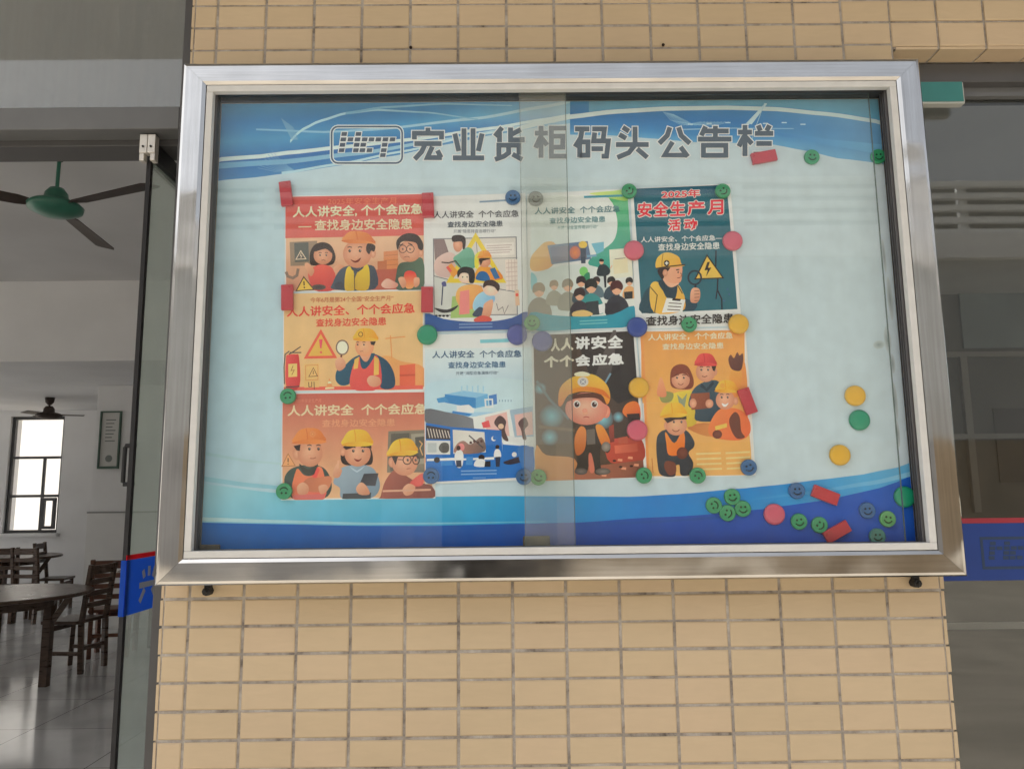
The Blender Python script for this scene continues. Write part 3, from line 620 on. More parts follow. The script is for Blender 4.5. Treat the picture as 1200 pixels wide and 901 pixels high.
# ------------------------------------------------------------------ flat printing: shapes laid down in thin ink layers
class Art:
    def __init__(s, Y, k=1.0, ox=0, oy=0, layer=0):
        s.Y, s.k, s.ox, s.oy, s.n = Y, k, ox, oy, layer; s.bm = B(); s.cl = s.bm.loops.layers.float_color.new('ink')
    def P(s, p): return at(s.ox + p[0] / s.k, s.oy + p[1] / s.k, Y=s.Y - s.n * 1.4e-5)
    def poly(s, pts, c, c2=None, ax=None, same=False):
        """c2 with ax=(x0,y0,x1,y1): colour runs from c to c2 along that line"""
        if not same: s.n += 1
        a = C(c); b = C(c2) if c2 else a
        f = s.bm.faces.new([s.bm.verts.new(s.P(p)) for p in pts])
        for l, p in zip(f.loops, pts):
            if c2:
                dx, dy = ax[2] - ax[0], ax[3] - ax[1]
                t = min(1, max(0, ((p[0] - ax[0]) * dx + (p[1] - ax[1]) * dy) / (dx * dx + dy * dy)))
                l[s.cl] = tuple(a[i] + (b[i] - a[i]) * t for i in range(4))
            else: l[s.cl] = a
        f.normal_update()
        if f.normal.y > 0: f.normal_flip()
    def grid(s, x0, y0, x1, y1, c, c2, horiz=False, slope=0, steps=8):
        """rectangle with a smooth run of colour, cut in strips"""
        for i in range(steps):
            t0, t1 = i / steps, (i + 1) / steps
            if horiz: q = [(x0 + (x1 - x0) * t0, y0 + slope * t0), (x0 + (x1 - x0) * t1, y0 + slope * t1), (x0 + (x1 - x0) * t1, y1 + slope * t1), (x0 + (x1 - x0) * t0, y1 + slope * t0)]; ax = (x0, 0, x1, 0)
            else: q = [(x0, y0 + (y1 - y0) * t0), (x1, y0 + (y1 - y0) * t0 + slope), (x1, y0 + (y1 - y0) * t1 + slope), (x0, y0 + (y1 - y0) * t1)]; ax = (0, y0, 0, y1)
            s.poly(q, c, c2, ax, same=i > 0)
    def blob(s, pts, c, c2=None, ax=None, sub=4):
        n = len(pts); out = []
        for i in range(n):
            p0, p1, p2, p3 = pts[i - 1], pts[i], pts[(i + 1) % n], pts[(i + 2) % n]
            for j in range(sub):
                t = j / sub
                out.append(tuple(0.5 * (2 * p1[d] + (p2[d] - p0[d]) * t + (2 * p0[d] - 5 * p1[d] + 4 * p2[d] - p3[d]) * t * t + (3 * p1[d] - p0[d] - 3 * p2[d] + p3[d]) * t ** 3) for d in (0, 1)))
        s.poly(out, c, c2, ax)
    def ell(s, cx, cy, rx, ry, c, rim=None, a0=0, a1=360, n=20, hx=0, hy=0, rot=0):
        s.n += 1; ca, sa = math.cos(R(rot)), math.sin(R(rot))
        full = abs(a1 - a0) >= 360; pts = []
        for k in range(n + (0 if full else 1)):
            a = R(a0 + (a1 - a0) * k / n); x, y = rx * math.cos(a), ry * math.sin(a)
            pts.append((cx + x * ca - y * sa, cy + x * sa + y * ca))
        m = len(pts); a = C(c); b = C(rim) if rim else a
        vs = [s.bm.verts.new(s.P(p)) for p in pts]; vc = s.bm.verts.new(s.P((cx + hx * rx, cy + hy * ry)))
        for k in range(m if full else m - 1):
            f = s.bm.faces.new((vc, vs[(k + 1) % m], vs[k])); f.loops[0][s.cl] = a; f.loops[1][s.cl] = b; f.loops[2][s.cl] = b
            f.normal_update()
            if f.normal.y > 0: f.normal_flip()
    def line(s, pts, w, c, closed=False, c2=None):
        s.n += 1; n = len(pts); L = []; Rr = []
        for i, p in enumerate(pts):
            a = pts[i - 1] if (i > 0 or closed) else None; b = pts[(i + 1) % n] if (i < n - 1 or closed) else None
            def nr(u, v):
                d = math.hypot(v[0] - u[0], v[1] - u[1]) or 1; return ((u[1] - v[1]) / d, (v[0] - u[0]) / d)
            if a is None: m = nr(p, b); q = 1
            elif b is None: m = nr(a, p); q = 1
            else:
                m1, m2 = nr(a, p), nr(p, b); m = (m1[0] + m2[0], m1[1] + m2[1]); h = math.hypot(*m) or 1e-6; m = (m[0] / h, m[1] / h); q = min(1.8, 1 / max(.3, m[0] * m1[0] + m[1] * m1[1]))
            L.append((p[0] + m[0] * w / 2 * q, p[1] + m[1] * w / 2 * q)); Rr.append((p[0] - m[0] * w / 2 * q, p[1] - m[1] * w / 2 * q))
        for i in range(n if closed else n - 1):
            j = (i + 1) % n
            f = s.bm.faces.new([s.bm.verts.new(s.P(q)) for q in (L[i], L[j], Rr[j], Rr[i])])
            for l in f.loops: l[s.cl] = C(c)
            f.normal_update()
            if f.normal.y > 0: f.normal_flip()
    def text(s, body, x0, y0, x1, y1, c, off=0.02, dy=0, skew=0, fat=0):
        """body fitted into a box; dy = rise of the line over its length; fat = extra stroke weight"""
        if not fat and off > .012: fat = (off - .010) * abs(y1 - y0) * .8
        off = min(off, .010)
        if fat > 0:
            for k in range(nk := (4 if fat < 1.2 else 8)): s.text(body, x0 + fat * math.cos(k * 2 * PI / nk + .7), y0 + fat * math.sin(k * 2 * PI / nk + .7), x1 + fat * math.cos(k * 2 * PI / nk + .7), y1 + fat * math.sin(k * 2 * PI / nk + .7), c, off, dy, skew, -1)
        s.n += 1
        text_cache(body, off)
        vs, fs = TEXTS[(body, off)]
        V = [s.bm.verts.new(s.P((x0 + (x1 - x0) * u + skew * (1 - v), y1 - (y1 - y0) * v + dy * u))) for u, v in vs]
        for f in fs:
            try: g_ = s.bm.faces.new([V[i] for i in f])
            except ValueError: continue
            for l in g_.loops: l[s.cl] = C(c)
            g_.normal_update()
            if g_.normal.y > 0: g_.normal_flip()
BEND = {}; CLIP = {}
def bow(bm, root_z, z0, z1, amp, org):
    """paper bowed off the board between its pinned ends: flat facets across the sheet"""
    n = 12; prof = [amp * math.sin(PI * min(1, max(0, i / n))) ** 1.3 for i in range(n + 1)]
    for i in range(1, n):
        z = z0 + (z1 - z0) * i / n - org.z
        bmesh.ops.bisect_plane(bm, geom=bm.verts[:] + bm.edges[:] + bm.faces[:], plane_co=(0, 0, z), plane_no=(0, 0, 1), dist=1e-7)
    for v in bm.verts:
        t = (v.co.z + org.z - z0) / (z1 - z0) * n; t = min(n, max(0, t)); i = min(n - 1, int(t)); v.co.y -= prof[i] + (prof[i + 1] - prof[i]) * (t - i)
TEXTS = {}
def text_cache(body, off):
    if (body, off) not in TEXTS:
        cu = bpy.data.curves.new('lettering', 'FONT'); cu.body = body; cu.size = 1; cu.offset = off; cu.resolution_u = 3
        o = bpy.data.objects.new('lettering', cu); COL.objects.link(o); bpy.context.view_layer.update()
        me = bpy.data.meshes.new_from_object(o.evaluated_get(bpy.context.evaluated_depsgraph_get()))
        xs = [v.co.x for v in me.vertices]; ys = [v.co.y for v in me.vertices]
        a, b, c, d = min(xs), max(xs), min(ys), max(ys)
        TEXTS[(body, off)] = ([((v.co.x - a) / (b - a), (v.co.y - c) / (d - c)) for v in me.vertices], [tuple(p.vertices) for p in me.polygons])
        bpy.data.objects.remove(o); bpy.data.meshes.remove(me); bpy.data.curves.remove(cu)
    return []

def ink(name, art, parent, root):
    bm = art.bm; org = Vector(root['_o'])
    for v in bm.verts: v.co -= org
    if root.name in CLIP:
        q = CLIP[root.name]; mid = sum(q, Vector()) / 4
        for i in range(4):
            d = q[(i + 1) % 4] - q[i]; no = Vector((d.z, 0, -d.x)).normalized()
            if no.dot(q[i] - mid) < 0: no = -no
            bmesh.ops.bisect_plane(bm, geom=bm.verts[:] + bm.edges[:] + bm.faces[:], plane_co=q[i] - org - no * .0003, plane_no=no, clear_outer=True, dist=1e-7)
    if root.name in BEND: bow(bm, 0, *BEND[root.name], org)
    me = bpy.data.meshes.new(name); bm.to_mesh(me); bm.free(); me.materials.append(INK)
    o = bpy.data.objects.new(name, me); COL.objects.link(o); o['_o'] = tuple(org)
    o.parent = parent; o.location = org - Vector(parent['_o'])
    return o

# ------------------------------------------------------------------ printed backing sheet of the board
def interp(pts, x):
    if x <= pts[0][0]: return pts[0][1]
    for (a, b), (c, d) in zip(pts, pts[1:]):
        if x <= c:
            t = (x - a) / (c - a); t = t * t * (3 - 2 * t) * .35 + t * .65
            return b + (d - b) * t
    return pts[-1][1]
class Banner(Art):
    def P(s, p):
        v = at(p[0], p[1], Y=s.Y - s.n * 0.8e-5)
        v.x = min(AX1 + .002, max(AX0 - .002, v.x)); v.z = min(AZ1 + .002, max(AZ0 - .002, v.z)); return v
    def band(s, top, bot, fn, x0, x1, nx=26, ny=5):
        s.n += 1; V = {}
        for i in range(nx + 1):
            x = x0 + (x1 - x0) * i / nx; a = interp(top, x); b = interp(bot, x)
            for j in range(ny + 1):
                V[i, j] = (s.bm.verts.new(s.P((x, a + (b - a) * j / ny))), C(fn(x, j / ny)))
        for i in range(nx):
            for j in range(ny):
                q = [V[i, j], V[i, j + 1], V[i + 1, j + 1], V[i + 1, j]]
                f = s.bm.faces.new([v for v, _ in q])
                for l, (_, c) in zip(f.loops, q): l[s.cl] = c
                f.normal_update()
                if f.normal.y > 0: f.normal_flip()
    def sweep(s, pts, w0, w1, c0, c1, n=30):
        """curved streak whose width and colour run along it"""
        x0, x1 = pts[0][0], pts[-1][0]
        def w(x): return w0 + (w1 - w0) * (x - x0) / (x1 - x0)
        top = [(p[0], p[1] - w(p[0]) / 2) for p in pts]; bot = [(p[0], p[1] + w(p[0]) / 2) for p in pts]
        s.band(top, bot, lambda x, v: mixc(c0, c1, (x - x0) / (x1 - x0)), x0, x1, n, 1)
def mixc(a, b, t):
    t = min(1, max(0, t)); return tuple(a[i] + (b[i] - a[i]) * t for i in range(3))
def stops(st, x):
    if x <= st[0][0]: return st[0][1]
    for (a, c), (b, d) in zip(st, st[1:]):
        if x <= b: return mixc(c, d, (x - a) / (b - a))
    return st[-1][1]
A = Banner(YP - 0.0004)
WHITE = lambda x, v: mixc(stops([(236, (170, 192, 203)), (420, (178, 196, 204)), (700, (177, 192, 199)), (1080, (173, 185, 190))], x), stops([(236, (158, 190, 205)), (500, (175, 193, 203)), (1080, (175, 189, 196))], x), v)
A.band([(228, 100), (1090, 94)], [(228, 660), (1090, 655)], WHITE, 228, 1090, 30, 12)
# top wave
LB = [(228, 214), (290, 209), (340, 203), (400, 194), (460, 183), (520, 170), (580, 158), (640, 148), (700, 141)]
BLUE_T = lambda x, v: mixc(stops([(0, (105, 145, 165)), (.18, (72, 132, 170)), (.42, (50, 112, 165)), (.62, (70, 138, 180)), (.8, (40, 98, 158)), (1, (62, 120, 172))], v), (160, 190, 202), ((x - 470) / 250) ** 1.2 if x > 470 else 0)
A.band([(228, 100), (700, 97)], LB, BLUE_T, 228, 700, 40, 10)
A.sweep([(228, 189), (300, 184), (340, 179), (407, 172), (480, 164), (573, 151), (640, 140), (690, 131)], 5, 3, (190, 208, 214), (196, 208, 210))
A.sweep([(228, 196), (330, 190), (420, 180), (520, 164), (620, 147)], 7, 2, (92, 150, 188), (170, 195, 205))
A.sweep([(300, 152), (380, 155), (440, 152), (560, 139), (640, 125), (700, 112)], 2, 4, (120, 170, 200), (170, 192, 200))
A.sweep([(330, 203), (400, 192), (470, 178), (560, 158), (650, 143)], 3, 2, (160, 195, 210), (190, 205, 208))
A.sweep([(340, 166), (352, 153), (375, 142), (405, 133), (440, 129), (500, 132), (560, 140)], 3.5, 1.2, (165, 200, 212), (120, 165, 190))
A.sweep([(405, 133), (450, 126), (520, 122), (600, 124)], 3, 1, (110, 160, 188), (140, 178, 195))
for k in range(9):      # fine guilloche lines
    A.line([(330 + k * 1.6, 139 + k * 1.2), (336 + k * 1.5, 152 + k), (342 + k * .8, 164)], .5, (120, 165, 190))
    A.line([(318 - k * 2, 176 + k * 2.6), (330 - k, 190 + k * 1.4), (345 - k * .4, 200)], .5, (110, 158, 190))
RB = [(660, 158), (715, 159), (770, 163), (815, 167), (870, 168), (907, 170), (945, 177), (983, 186), (1045, 193)]
BLUE_R = lambda x, v: mixc(stops([(0, (96, 140, 160)), (.35, (66, 122, 165)), (.6, (48, 104, 158)), (.85, (56, 118, 170)), (1, (90, 150, 190))], v), (120, 155, 180), (x - 860) / 260)
A.band([(668, 100), (1045, 95)], RB, BLUE_R, 668, 1045, 30, 8)
ARC = [(610, 150), (640, 143), (669, 137), (720, 131), (784, 127.5), (850, 126.5), (907, 128), (970, 134), (1040, 144)]
A.band([(668, 100), (1045, 95)], [(x, y - 3) for x, y in ARC], lambda x, v: mixc((112, 146, 160), (92, 145, 172), v), 690, 1040, 24, 3)
A.sweep(ARC, 5.5, 4.5, (196, 206, 205), (170, 188, 190))
A.sweep([(880, 152), (930, 160), (985, 169), (1040, 176)], 1, 12, (56, 110, 165), (110, 160, 190))
A.sweep([(800, 152), (860, 150.5), (930, 151)], 1.2, 1.2, (140, 175, 195), (120, 160, 188))
for k in range(9): A.line([(777 + k * 1.5, 131 + k * .4), (786 + k * 3.2, 141 + k * .6), (800 + k * 5, 147), (822 + k * 4, 143)], .5, (125, 165, 188))
for k in range(7): A.line([(806 + k * 22, 146 - (k % 3)), (812 + k * 22, 146 - (k % 3))], 1.4, (165, 190, 200))
A.poly([(874, 145), (897, 121), (899, 122), (881, 146)], (170, 192, 198))
A.line([(896, 121), (886, 148), (880, 168)], .7, (150, 180, 192))
# bottom wave
BT = [(228, 566), (330, 578), (420, 583), (500, 582), (580, 581), (674, 581.5), (740, 582), (800, 578.5), (860, 573), (916, 567.7), (960, 562), (1004, 557), (1040, 550), (1090, 538)]
BM = [(228, 612), (330, 614), (420, 616), (500, 616), (614, 613.5), (680, 612), (755, 606.5), (800, 604.7), (850, 601), (887, 597), (930, 591), (963, 586.6), (1018, 575), (1090, 552)]
CY = lambda x, v: mixc(stops([(228, (156, 192, 202)), (330, (120, 180, 198)), (500, (78, 160, 192)), (640, (52, 140, 190)), (760, (30, 116, 184)), (900, (44, 122, 186)), (1000, (80, 150, 192)), (1090, (110, 165, 195))], x), stops([(228, (138, 188, 204)), (500, (60, 150, 190)), (760, (34, 120, 188)), (1090, (84, 150, 192))], x), v)
A.band(BT, BM, CY, 228, 1090, 44, 4)
DK = lambda x, v: mixc(stops([(228, (28, 98, 166)), (480, (30, 92, 164)), (640, (24, 84, 156)), (800, (16, 80, 162)), (960, (18, 84, 168)), (1090, (26, 90, 168))], x), stops([(228, (40, 108, 168)), (640, (20, 80, 158)), (1090, (18, 76, 154))], x), v)
A.band(BM, [(228, 668), (1090, 662)], DK, 228, 1090, 44, 3)
A.sweep([(228, 608), (330, 611), (430, 613.5), (520, 613), (640, 611)], 4.5, 1, (178, 204, 208), (90, 165, 195))
A.sweep([(560, 617), (660, 616), (760, 611.5), (850, 606)], 3, 3, (24, 86, 158), (22, 80, 150))
A.sweep([(228, 560), (300, 569), (380, 577), (470, 579)], 6, 2, (140, 182, 196), (120, 178, 198))
A.sweep([(228, 530), (300, 541), (390, 549)], 4, 1, (152, 186, 196), (168, 192, 198))
A.sweep([(880, 585), (950, 577), (1020, 566), (1080, 553)], 2, 6, (50, 130, 190), (128, 176, 200))
for x, y, w, h in ((1040, 398, 4, 16), (1046, 426, 3, 12), (1049, 470, 3, 22), (1043, 350, 3, 26), (1052, 508, 2.5, 16), (1036, 300, 2, 20), (1030, 404, 7, 5)): A.ell(x, y, w, h, (128, 138, 138), (172, 182, 184), rot=-6)
banner = ink('banner_print', A, panel, nb)

# title lettering in heavy cut strokes, light rim below
GLY = [
 (483, 150, 520, 188, [[(50, 0), (50, 16)], [(7, 36), (7, 17), (93, 17), (93, 36)], [(7, 49), (93, 49)], [(42, 49), (30, 74), (8, 97)], [(64, 58), (48, 92), (94, 92)], [(80, 70), (92, 92)]]),
 (530, 150, 568, 188, [[(36, 2), (36, 92)], [(64, 2), (64, 92)], [(8, 18), (20, 72)], [(92, 18), (80, 72)], [(2, 93), (98, 93)]]),
 (577, 149, 615, 188, [[(30, 2), (8, 28)], [(22, 16), (22, 46)], [(88, 8), (56, 24)], [(56, 2), (56, 39), (92, 39), (92, 30)], [(20, 88), (20, 55), (82, 55), (82, 84)], [(50, 62), (50, 78), (36, 88), (8, 98)], [(62, 82), (92, 98)]]),
 (626, 147, 664, 186, [[(2, 24), (42, 24)], [(21, 2), (21, 98)], [(19, 36), (4, 68)], [(24, 40), (40, 60)], [(97, 9), (53, 9), (53, 93), (99, 93)], [(53, 33), (88, 33), (88, 66), (53, 66)]]),
 (673, 148, 715, 186, [[(2, 9), (42, 9)], [(22, 9), (18, 36), (2, 64)], [(15, 96), (15, 49), (38, 49), (38, 90), (15, 90)], [(50, 9), (84, 9), (80, 46)], [(57, 20), (54, 46), (95, 46), (90, 93), (76, 93)], [(48, 70), (80, 70)]]),
 (721, 148, 761, 186, [[(22, 4), (40, 16)], [(12, 26), (32, 38)], [(58, 2), (58, 58), (40, 82), (6, 97)], [(2, 57), (98, 57)], [(64, 70), (94, 97)]]),
 (771, 148, 810, 185, [[(36, 4), (28, 30), (4, 55)], [(62, 4), (70, 30), (96, 55)], [(44, 50), (20, 92), (84, 92)], [(68, 66), (90, 97)]]),
 (817, 147, 858, 185, [[(24, 4), (12, 32)], [(20, 18), (90, 18)], [(52, 2), (52, 42)], [(2, 43), (98, 43)], [(18, 100), (18, 62), (82, 62), (82, 100)], [(18, 93), (82, 93)]]),
 (864, 146, 907, 184, [[(2, 24), (40, 24)], [(21, 2), (21, 98)], [(19, 36), (4, 68)], [(24, 40), (40, 60)], [(57, 3), (63, 20)], [(88, 3), (80, 20)], [(48, 28), (98, 28)], [(52, 59), (94, 59)], [(44, 92), (100, 92)]]),
]
A = Art(YP - 0.0012)
for rim in (1, 0):
    for x0, y0, x1, y1, st in GLY:
        kx, ky = (x1 - x0) / 100, (y1 - y0) / 100
        for s_ in st:
            pts = [(x0 + a * kx, y0 + b * ky) for a, b in s_]
            if rim:
                (xa, ya), (xb, yb) = pts[0], pts[1]; d = math.hypot(xb - xa, yb - ya); pts[0] = (xa - (xb - xa) / d * 1.1, ya - (yb - ya) / d * 1.1)
                (xa, ya), (xb, yb) = pts[-1], pts[-2]; d = math.hypot(xb - xa, yb - ya); pts[-1] = (xa - (xb - xa) / d * 1.1, ya - (yb - ya) / d * 1.1)
            A.line(pts, 8.0 if rim else 5.7, (208, 218, 222) if rim else (78, 88, 98))
ink('title_lettering', A, panel, nb)
# the mark in a rounded box, letters of small slanted cells
A = Art(YP - 0.0012, 3.0, 240, 100)
def rbox(x0, y0, x1, y1, r):
    out = []
    for cx, cy, a in ((x1 - r, y0 + r, -90), (x1 - r, y1 - r, 0), (x0 + r, y1 - r, 90), (x0 + r, y0 + r, 180)):
        for k in range(5): out.append((cx + r * math.cos(R(a + 22.5 * k)), cy + r * math.sin(R(a + 22.5 * k))))
    return out
A.line(rbox(446, 146, 694, 274, 22), 13, (200, 214, 222), closed=True); A.line(rbox(446, 146, 694, 274, 22), 6, (64, 78, 100), closed=True)
CELLS = [(490, 172), (487, 191), (484, 210), (481, 229), (512, 191), (540, 172), (537, 191), (534, 210), (531, 229), (562, 191), (586, 191), (557, 210), (554, 229), (579, 229), (610, 191), (635, 191), (660, 191), (632, 210), (629, 229), (626, 246)]
for rim in (1, 0):
    for x, y in CELLS:
        w, h = (12.5, 9.5) if rim else (9.5, 6.8)
        A.poly([(x - w + h * .18, y - h), (x + w + h * .18, y - h), (x + w - h * .18, y + h), (x - w - h * .18, y + h)], (205, 216, 222) if rim else (66, 76, 90), same=False)
ink('mark_lettering', A, panel, nb)

# panes: the left one runs in front of the right one, both dirtier where they overlap
ga0, ga1 = AX0 - .003, at(668, 380, Y=-.066).x
gb0, gb1 = at(613, 380, Y=-.053).x, at(1057, 590, Y=-.053).x
DUSTC = (0.60, 0.575, 0.49); NX = (FX0 + FX1) / 2
boxobj('glass_pane', glass_material('left_pane_glass', 0.62, 0.011, (gb0 - .003 - NX, ga1 - NX, 0.055), (0.97, 0.985, 0.98), DUSTC), nb, ga0, ga1, YF + .024, YF + .029, AZ0 - .003, AZ1 + .003)
boxobj('glass_pane', glass_material('right_pane_glass', 0.62, 0.011, (gb0 - NX, ga1 + .003 - NX, 0.055), (0.97, 0.985, 0.98), DUSTC), nb, gb0, gb1, YF + .034, YF + .039, AZ0 - .003, AZ1 + .003)
EDGE = mat('cut_glass_edge', (0.10, 0.13, 0.12), 0.25, 0, 0.5)
bm = B(); bx(bm, ga1 + .0002, ga1 + .0014, YF + .0242, YF + .0288, AZ0 - .003, AZ1 + .003); link('pane_edge', bm, EDGE, nb)
bm = B(); bx(bm, gb0 - .0012, gb0 - .0002, YF + .0342, YF + .0388, AZ0 - .003, AZ1 + .003); link('pane_edge', bm, EDGE, nb)
bm = B(); bx(bm, gb1 + .0002, gb1 + .0010, YF + .0342, YF + .0388, AZ0 - .003, AZ1 + .003); link('pane_edge', bm, EDGE, nb)
FELT = mat('dusty_brown_felt', (0.12, 0.10, 0.07), 0.95, 0, 0.1, (60, 0.3))
pa = at(613, 632, Y=-.06); pb = at(645, 638, Y=-.06)
boxobj('pane_buffer', FELT, nb, pa.x, pb.x, YF + .0395, YF + .047, AZ0 - .003, pa.z + .006, bevel=.002)
pa = at(226, 638, Y=-.05)
boxobj('pane_buffer', FELT, nb, AX0 - .002, AX0 + .042, YF + .0395, YF + .047, AZ0 - .003, AZ0 + .010, bevel=.002)
for px_, py_ in ((243, 692.5), (1073.5, 683)):
    p = at(px_, py_, Y=-.012); bm = B()
    lathe(bm, [(.0085, 0.0), (.0095, .004), (.0085, .022), (.004, .024), (.004, .030)], 8, 'Y', (p.x, 0.002, p.z)); bx(bm, p.x - .006, p.x + .007, -.014, -.004, p.z + .004, FZ0 + .012)
    link('support_bolt', bm, BLACK, nb)

# ------------------------------------------------------------------ posters
PAPER = mat('poster_paper', (0.80, 0.81, 0.81), 0.6, 0, 0.25, (20, 0.03))
def poster(cor, lift, label, k, ox, oy):
    Y = YP - lift; p = [at(x, y, Y=Y) for x, y in cor]; c = sum(p, Vector()) / 4
    bm = B(); f = [bm.verts.new(q) for q in p]; b = [bm.verts.new(q + Vector((0, .0002, 0))) for q in p]
    bm.faces.new(f); bm.faces.new(b[::-1])
    for i in range(4): bm.faces.new((f[i], f[(i + 1) % 4], b[(i + 1) % 4], b[i]))
    zz = (min(q.z for q in p), max(q.z for q in p), random.uniform(.0016, .0030))
    bow(bm, 0, zz[0], zz[1], zz[2], Vector((0, 0, 0)))
    o = link('safety_poster', bm, PAPER, origin=c); BEND[o.name] = zz; CLIP[o.name] = p
    tag(o, label, 'poster', 'safety posters pinned on the notice board')
    class PA(Art):
        def P(s, q): return at(s.ox + q[0] / s.k, s.oy + q[1] / s.k, Y=s.Y - s.n * 0.8e-5)
    a = PA(Y - .0001, k, ox, oy)
    def head():
        return PA(Y - .0001, k, ox, oy, a.n + 2)
    return o, a, head
SK = (214, 160, 132); SKD = (190, 130, 104); INKC = (62, 56, 54); HAIR = (62, 52, 50)
def eyes(a, x0, x1, y, r, c=INKC, brow=True):
    for x in (x0, x1):
        a.ell(x, y, r, r * 1.15, c); a.ell(x + r * .3, y - r * .4, r * .3, r * .3, (220, 215, 210), n=8)
        if brow: a.line([(x - r * 1.7, y - r * 2.6), (x, y - r * 3.2), (x + r * 1.7, y - r * 2.6)], r * .7, HAIR)
def face(a, cx, cy, rx, ry, c=SK, rim=SKD, nose=True):
    a.ell(cx, cy, rx, ry, c, rim, hx=-.15, hy=-.15, n=24)
    if nose: a.ell(cx - rx * .05, cy + ry * .25, rx * .13, ry * .12, (222, 158, 132), (205, 145, 118), n=12)
def smile(a, cx, cy, w, h, c=(120, 60, 50)):
    a.line([(cx - w, cy), (cx - w * .5, cy + h * .8), (cx, cy + h), (cx + w * .5, cy + h * .8), (cx + w, cy)], max(2.5, w * .22), c)
def hat(a, cx, cy, w, h, c, rim, brim=None, tilt=0):
    pts = [(cx - w, cy), (cx - w * .95, cy - h * .45), (cx - w * .6, cy - h * .88), (cx, cy - h), (cx + w * .6, cy - h * .88), (cx + w * .95, cy - h * .45), (cx + w, cy)]
    pts = [(x, y + tilt * (x - cx)) for x, y in pts]
    a.blob(pts, c, rim, (cx - w * .3, cy - h, cx + w * .8, cy))
    a.line([(cx - w * .2, cy - h * .96 - tilt * w * .2), (cx - w * .12, cy - h * .5), (cx - w * .1, cy - 4)], w * .08, rim)
    b = brim or w * 1.18
    a.blob([(cx - b, cy + 2 - tilt * b), (cx - w * .5, cy - h * .16 - tilt * w * .5), (cx + w * .5, cy - h * .16 + tilt * w * .5), (cx + b, cy + 2 + tilt * b), (cx + w * .6, cy + h * .13), (cx - w * .6, cy + h * .13)], rim, c, (cx - w, cy, cx + w, cy))
def warn(a, pts, fill, edge, w):
    a.poly(pts, fill); a.line(pts, w, edge, closed=True)

# 1: red headline, worried woman, worker, man in glasses
o, a, hd = poster([(334.5, 230), (498, 226.3), (498.5, 340), (333.5, 342.6)], .001, 'landscape poster with red headline band and three worried cartoon workers, at top left', 6, 320, 200)
a.grid(92, 464, 1060, 846, (212, 172, 142), (186, 132, 108), slope=-14)
a.grid(88, 186, 1060, 478, (192, 92, 88), (196, 98, 90), slope=-20)
a.poly([(118, 505), (310, 496), (312, 668), (124, 672)], (140, 122, 106)); a.poly([(150, 512), (250, 506), (254, 640), (154, 646)], (92, 94, 90))
warn(a, [(196, 565), (162, 626), (232, 622)], (96, 92, 86), (224, 190, 168), 6); a.line([(200, 580), (192, 602), (204, 600), (196, 618)], 4, (224, 190, 168))
a.line([(92, 712), (104, 744), (140, 756), (168, 738), (178, 690)], 20, (132, 112, 100))
a.poly([(778, 572), (880, 562), (880, 700), (778, 706)], (196, 128, 88)); a.poly([(735, 640), (800, 634), (800, 706), (735, 710)], (176, 108, 80)); a.poly([(700, 700), (880, 690), (880, 836), (640, 842)], (168, 92, 78))
for k in range(3): a.line([(785, 600 + k * 34), (880, 592 + k * 34)], 4, (168, 104, 76))
a.blob([(262, 655), (262, 580), (292, 525), (350, 506), (408, 528), (440, 600), (428, 652), (390, 668), (300, 670)], HAIR)
a.blob([(246, 722), (300, 672), (350, 662), (410, 680), (440, 740), (432, 836), (292, 842)], (214, 96, 86), (184, 74, 72), (340, 670, 380, 840))
face(a, 352, 598, 66, 64); a.blob([(290, 572), (300, 530), (350, 514), (405, 540), (415, 582), (370, 552)], HAIR); eyes(a, 332, 376, 596, 6); a.line([(340, 634), (355, 629), (370, 635)], 4, (130, 70, 60))
a.blob([(222, 660), (250, 652), (290, 700), (270, 744), (246, 720)], SK, SKD, (222, 660, 290, 740)); a.blob([(424, 690), (450, 664), (486, 664), (510, 690), (470, 716), (440, 722)], SK, SKD, (424, 690, 500, 720))
a.blob([(420, 790), (470, 700), (540, 668), (650, 662), (720, 690), (716, 832), (430, 836)], (84, 92, 104), (66, 72, 84), (500, 660, 600, 830))
a.blob([(514, 700), (552, 676), (572, 740), (578, 834), (506, 838)], (214, 182, 72), (184, 150, 60), (510, 690, 580, 830)); a.blob([(640, 660), (676, 690), (670, 832), (578, 834), (582, 740)], (214, 182, 72), (184, 150, 60), (640, 660, 600, 830))
a.line([(572, 734), (574, 836)], 6, (84, 72, 60)); a.poly([(540, 668), (600, 700), (648, 656), (632, 690), (600, 714), (556, 700)], (70, 76, 88))
a.ell(704, 586, 20, 30, SK, SKD); face(a, 592, 588, 100, 98); a.blob([(655, 560), (668, 512), (718, 530), (712, 570), (690, 566), (676, 590)], HAIR)
hat(a, 604, 504, 104, 76, (226, 138, 84), (196, 108, 64), 124, .10); eyes(a, 540, 612, 566, 9); a.blob([(544, 626), (580, 636), (618, 614), (604, 640), (574, 648)], (110, 50, 44))
a.blob([(868, 720), (890, 656), (960, 640), (1052, 622), (1052, 832), (872, 836)], (74, 88, 78), (92, 110, 96), (880, 700, 1050, 700))
face(a, 962, 568, 78, 76); a.ell(1040, 580, 18, 28, SK, SKD); a.blob([(876, 560), (870, 494), (930, 446), (1010, 452), (1054, 510), (1052, 560), (1024, 552), (1004, 510), (930, 498), (896, 512)], HAIR)
for x in (912, 966): a.line([(x + 27 * math.cos(R(t)), 553 + 27 * math.sin(R(t))) for t in range(0, 360, 30)], 5, (88, 62, 56), closed=True)
eyes(a, 914, 964, 553, 6, brow=False); a.line([(890, 528), (916, 516)], 7, HAIR); a.line([(950, 512), (980, 524)], 7, HAIR); a.line([(920, 612), (944, 604), (962, 612)], 4, (130, 70, 60))
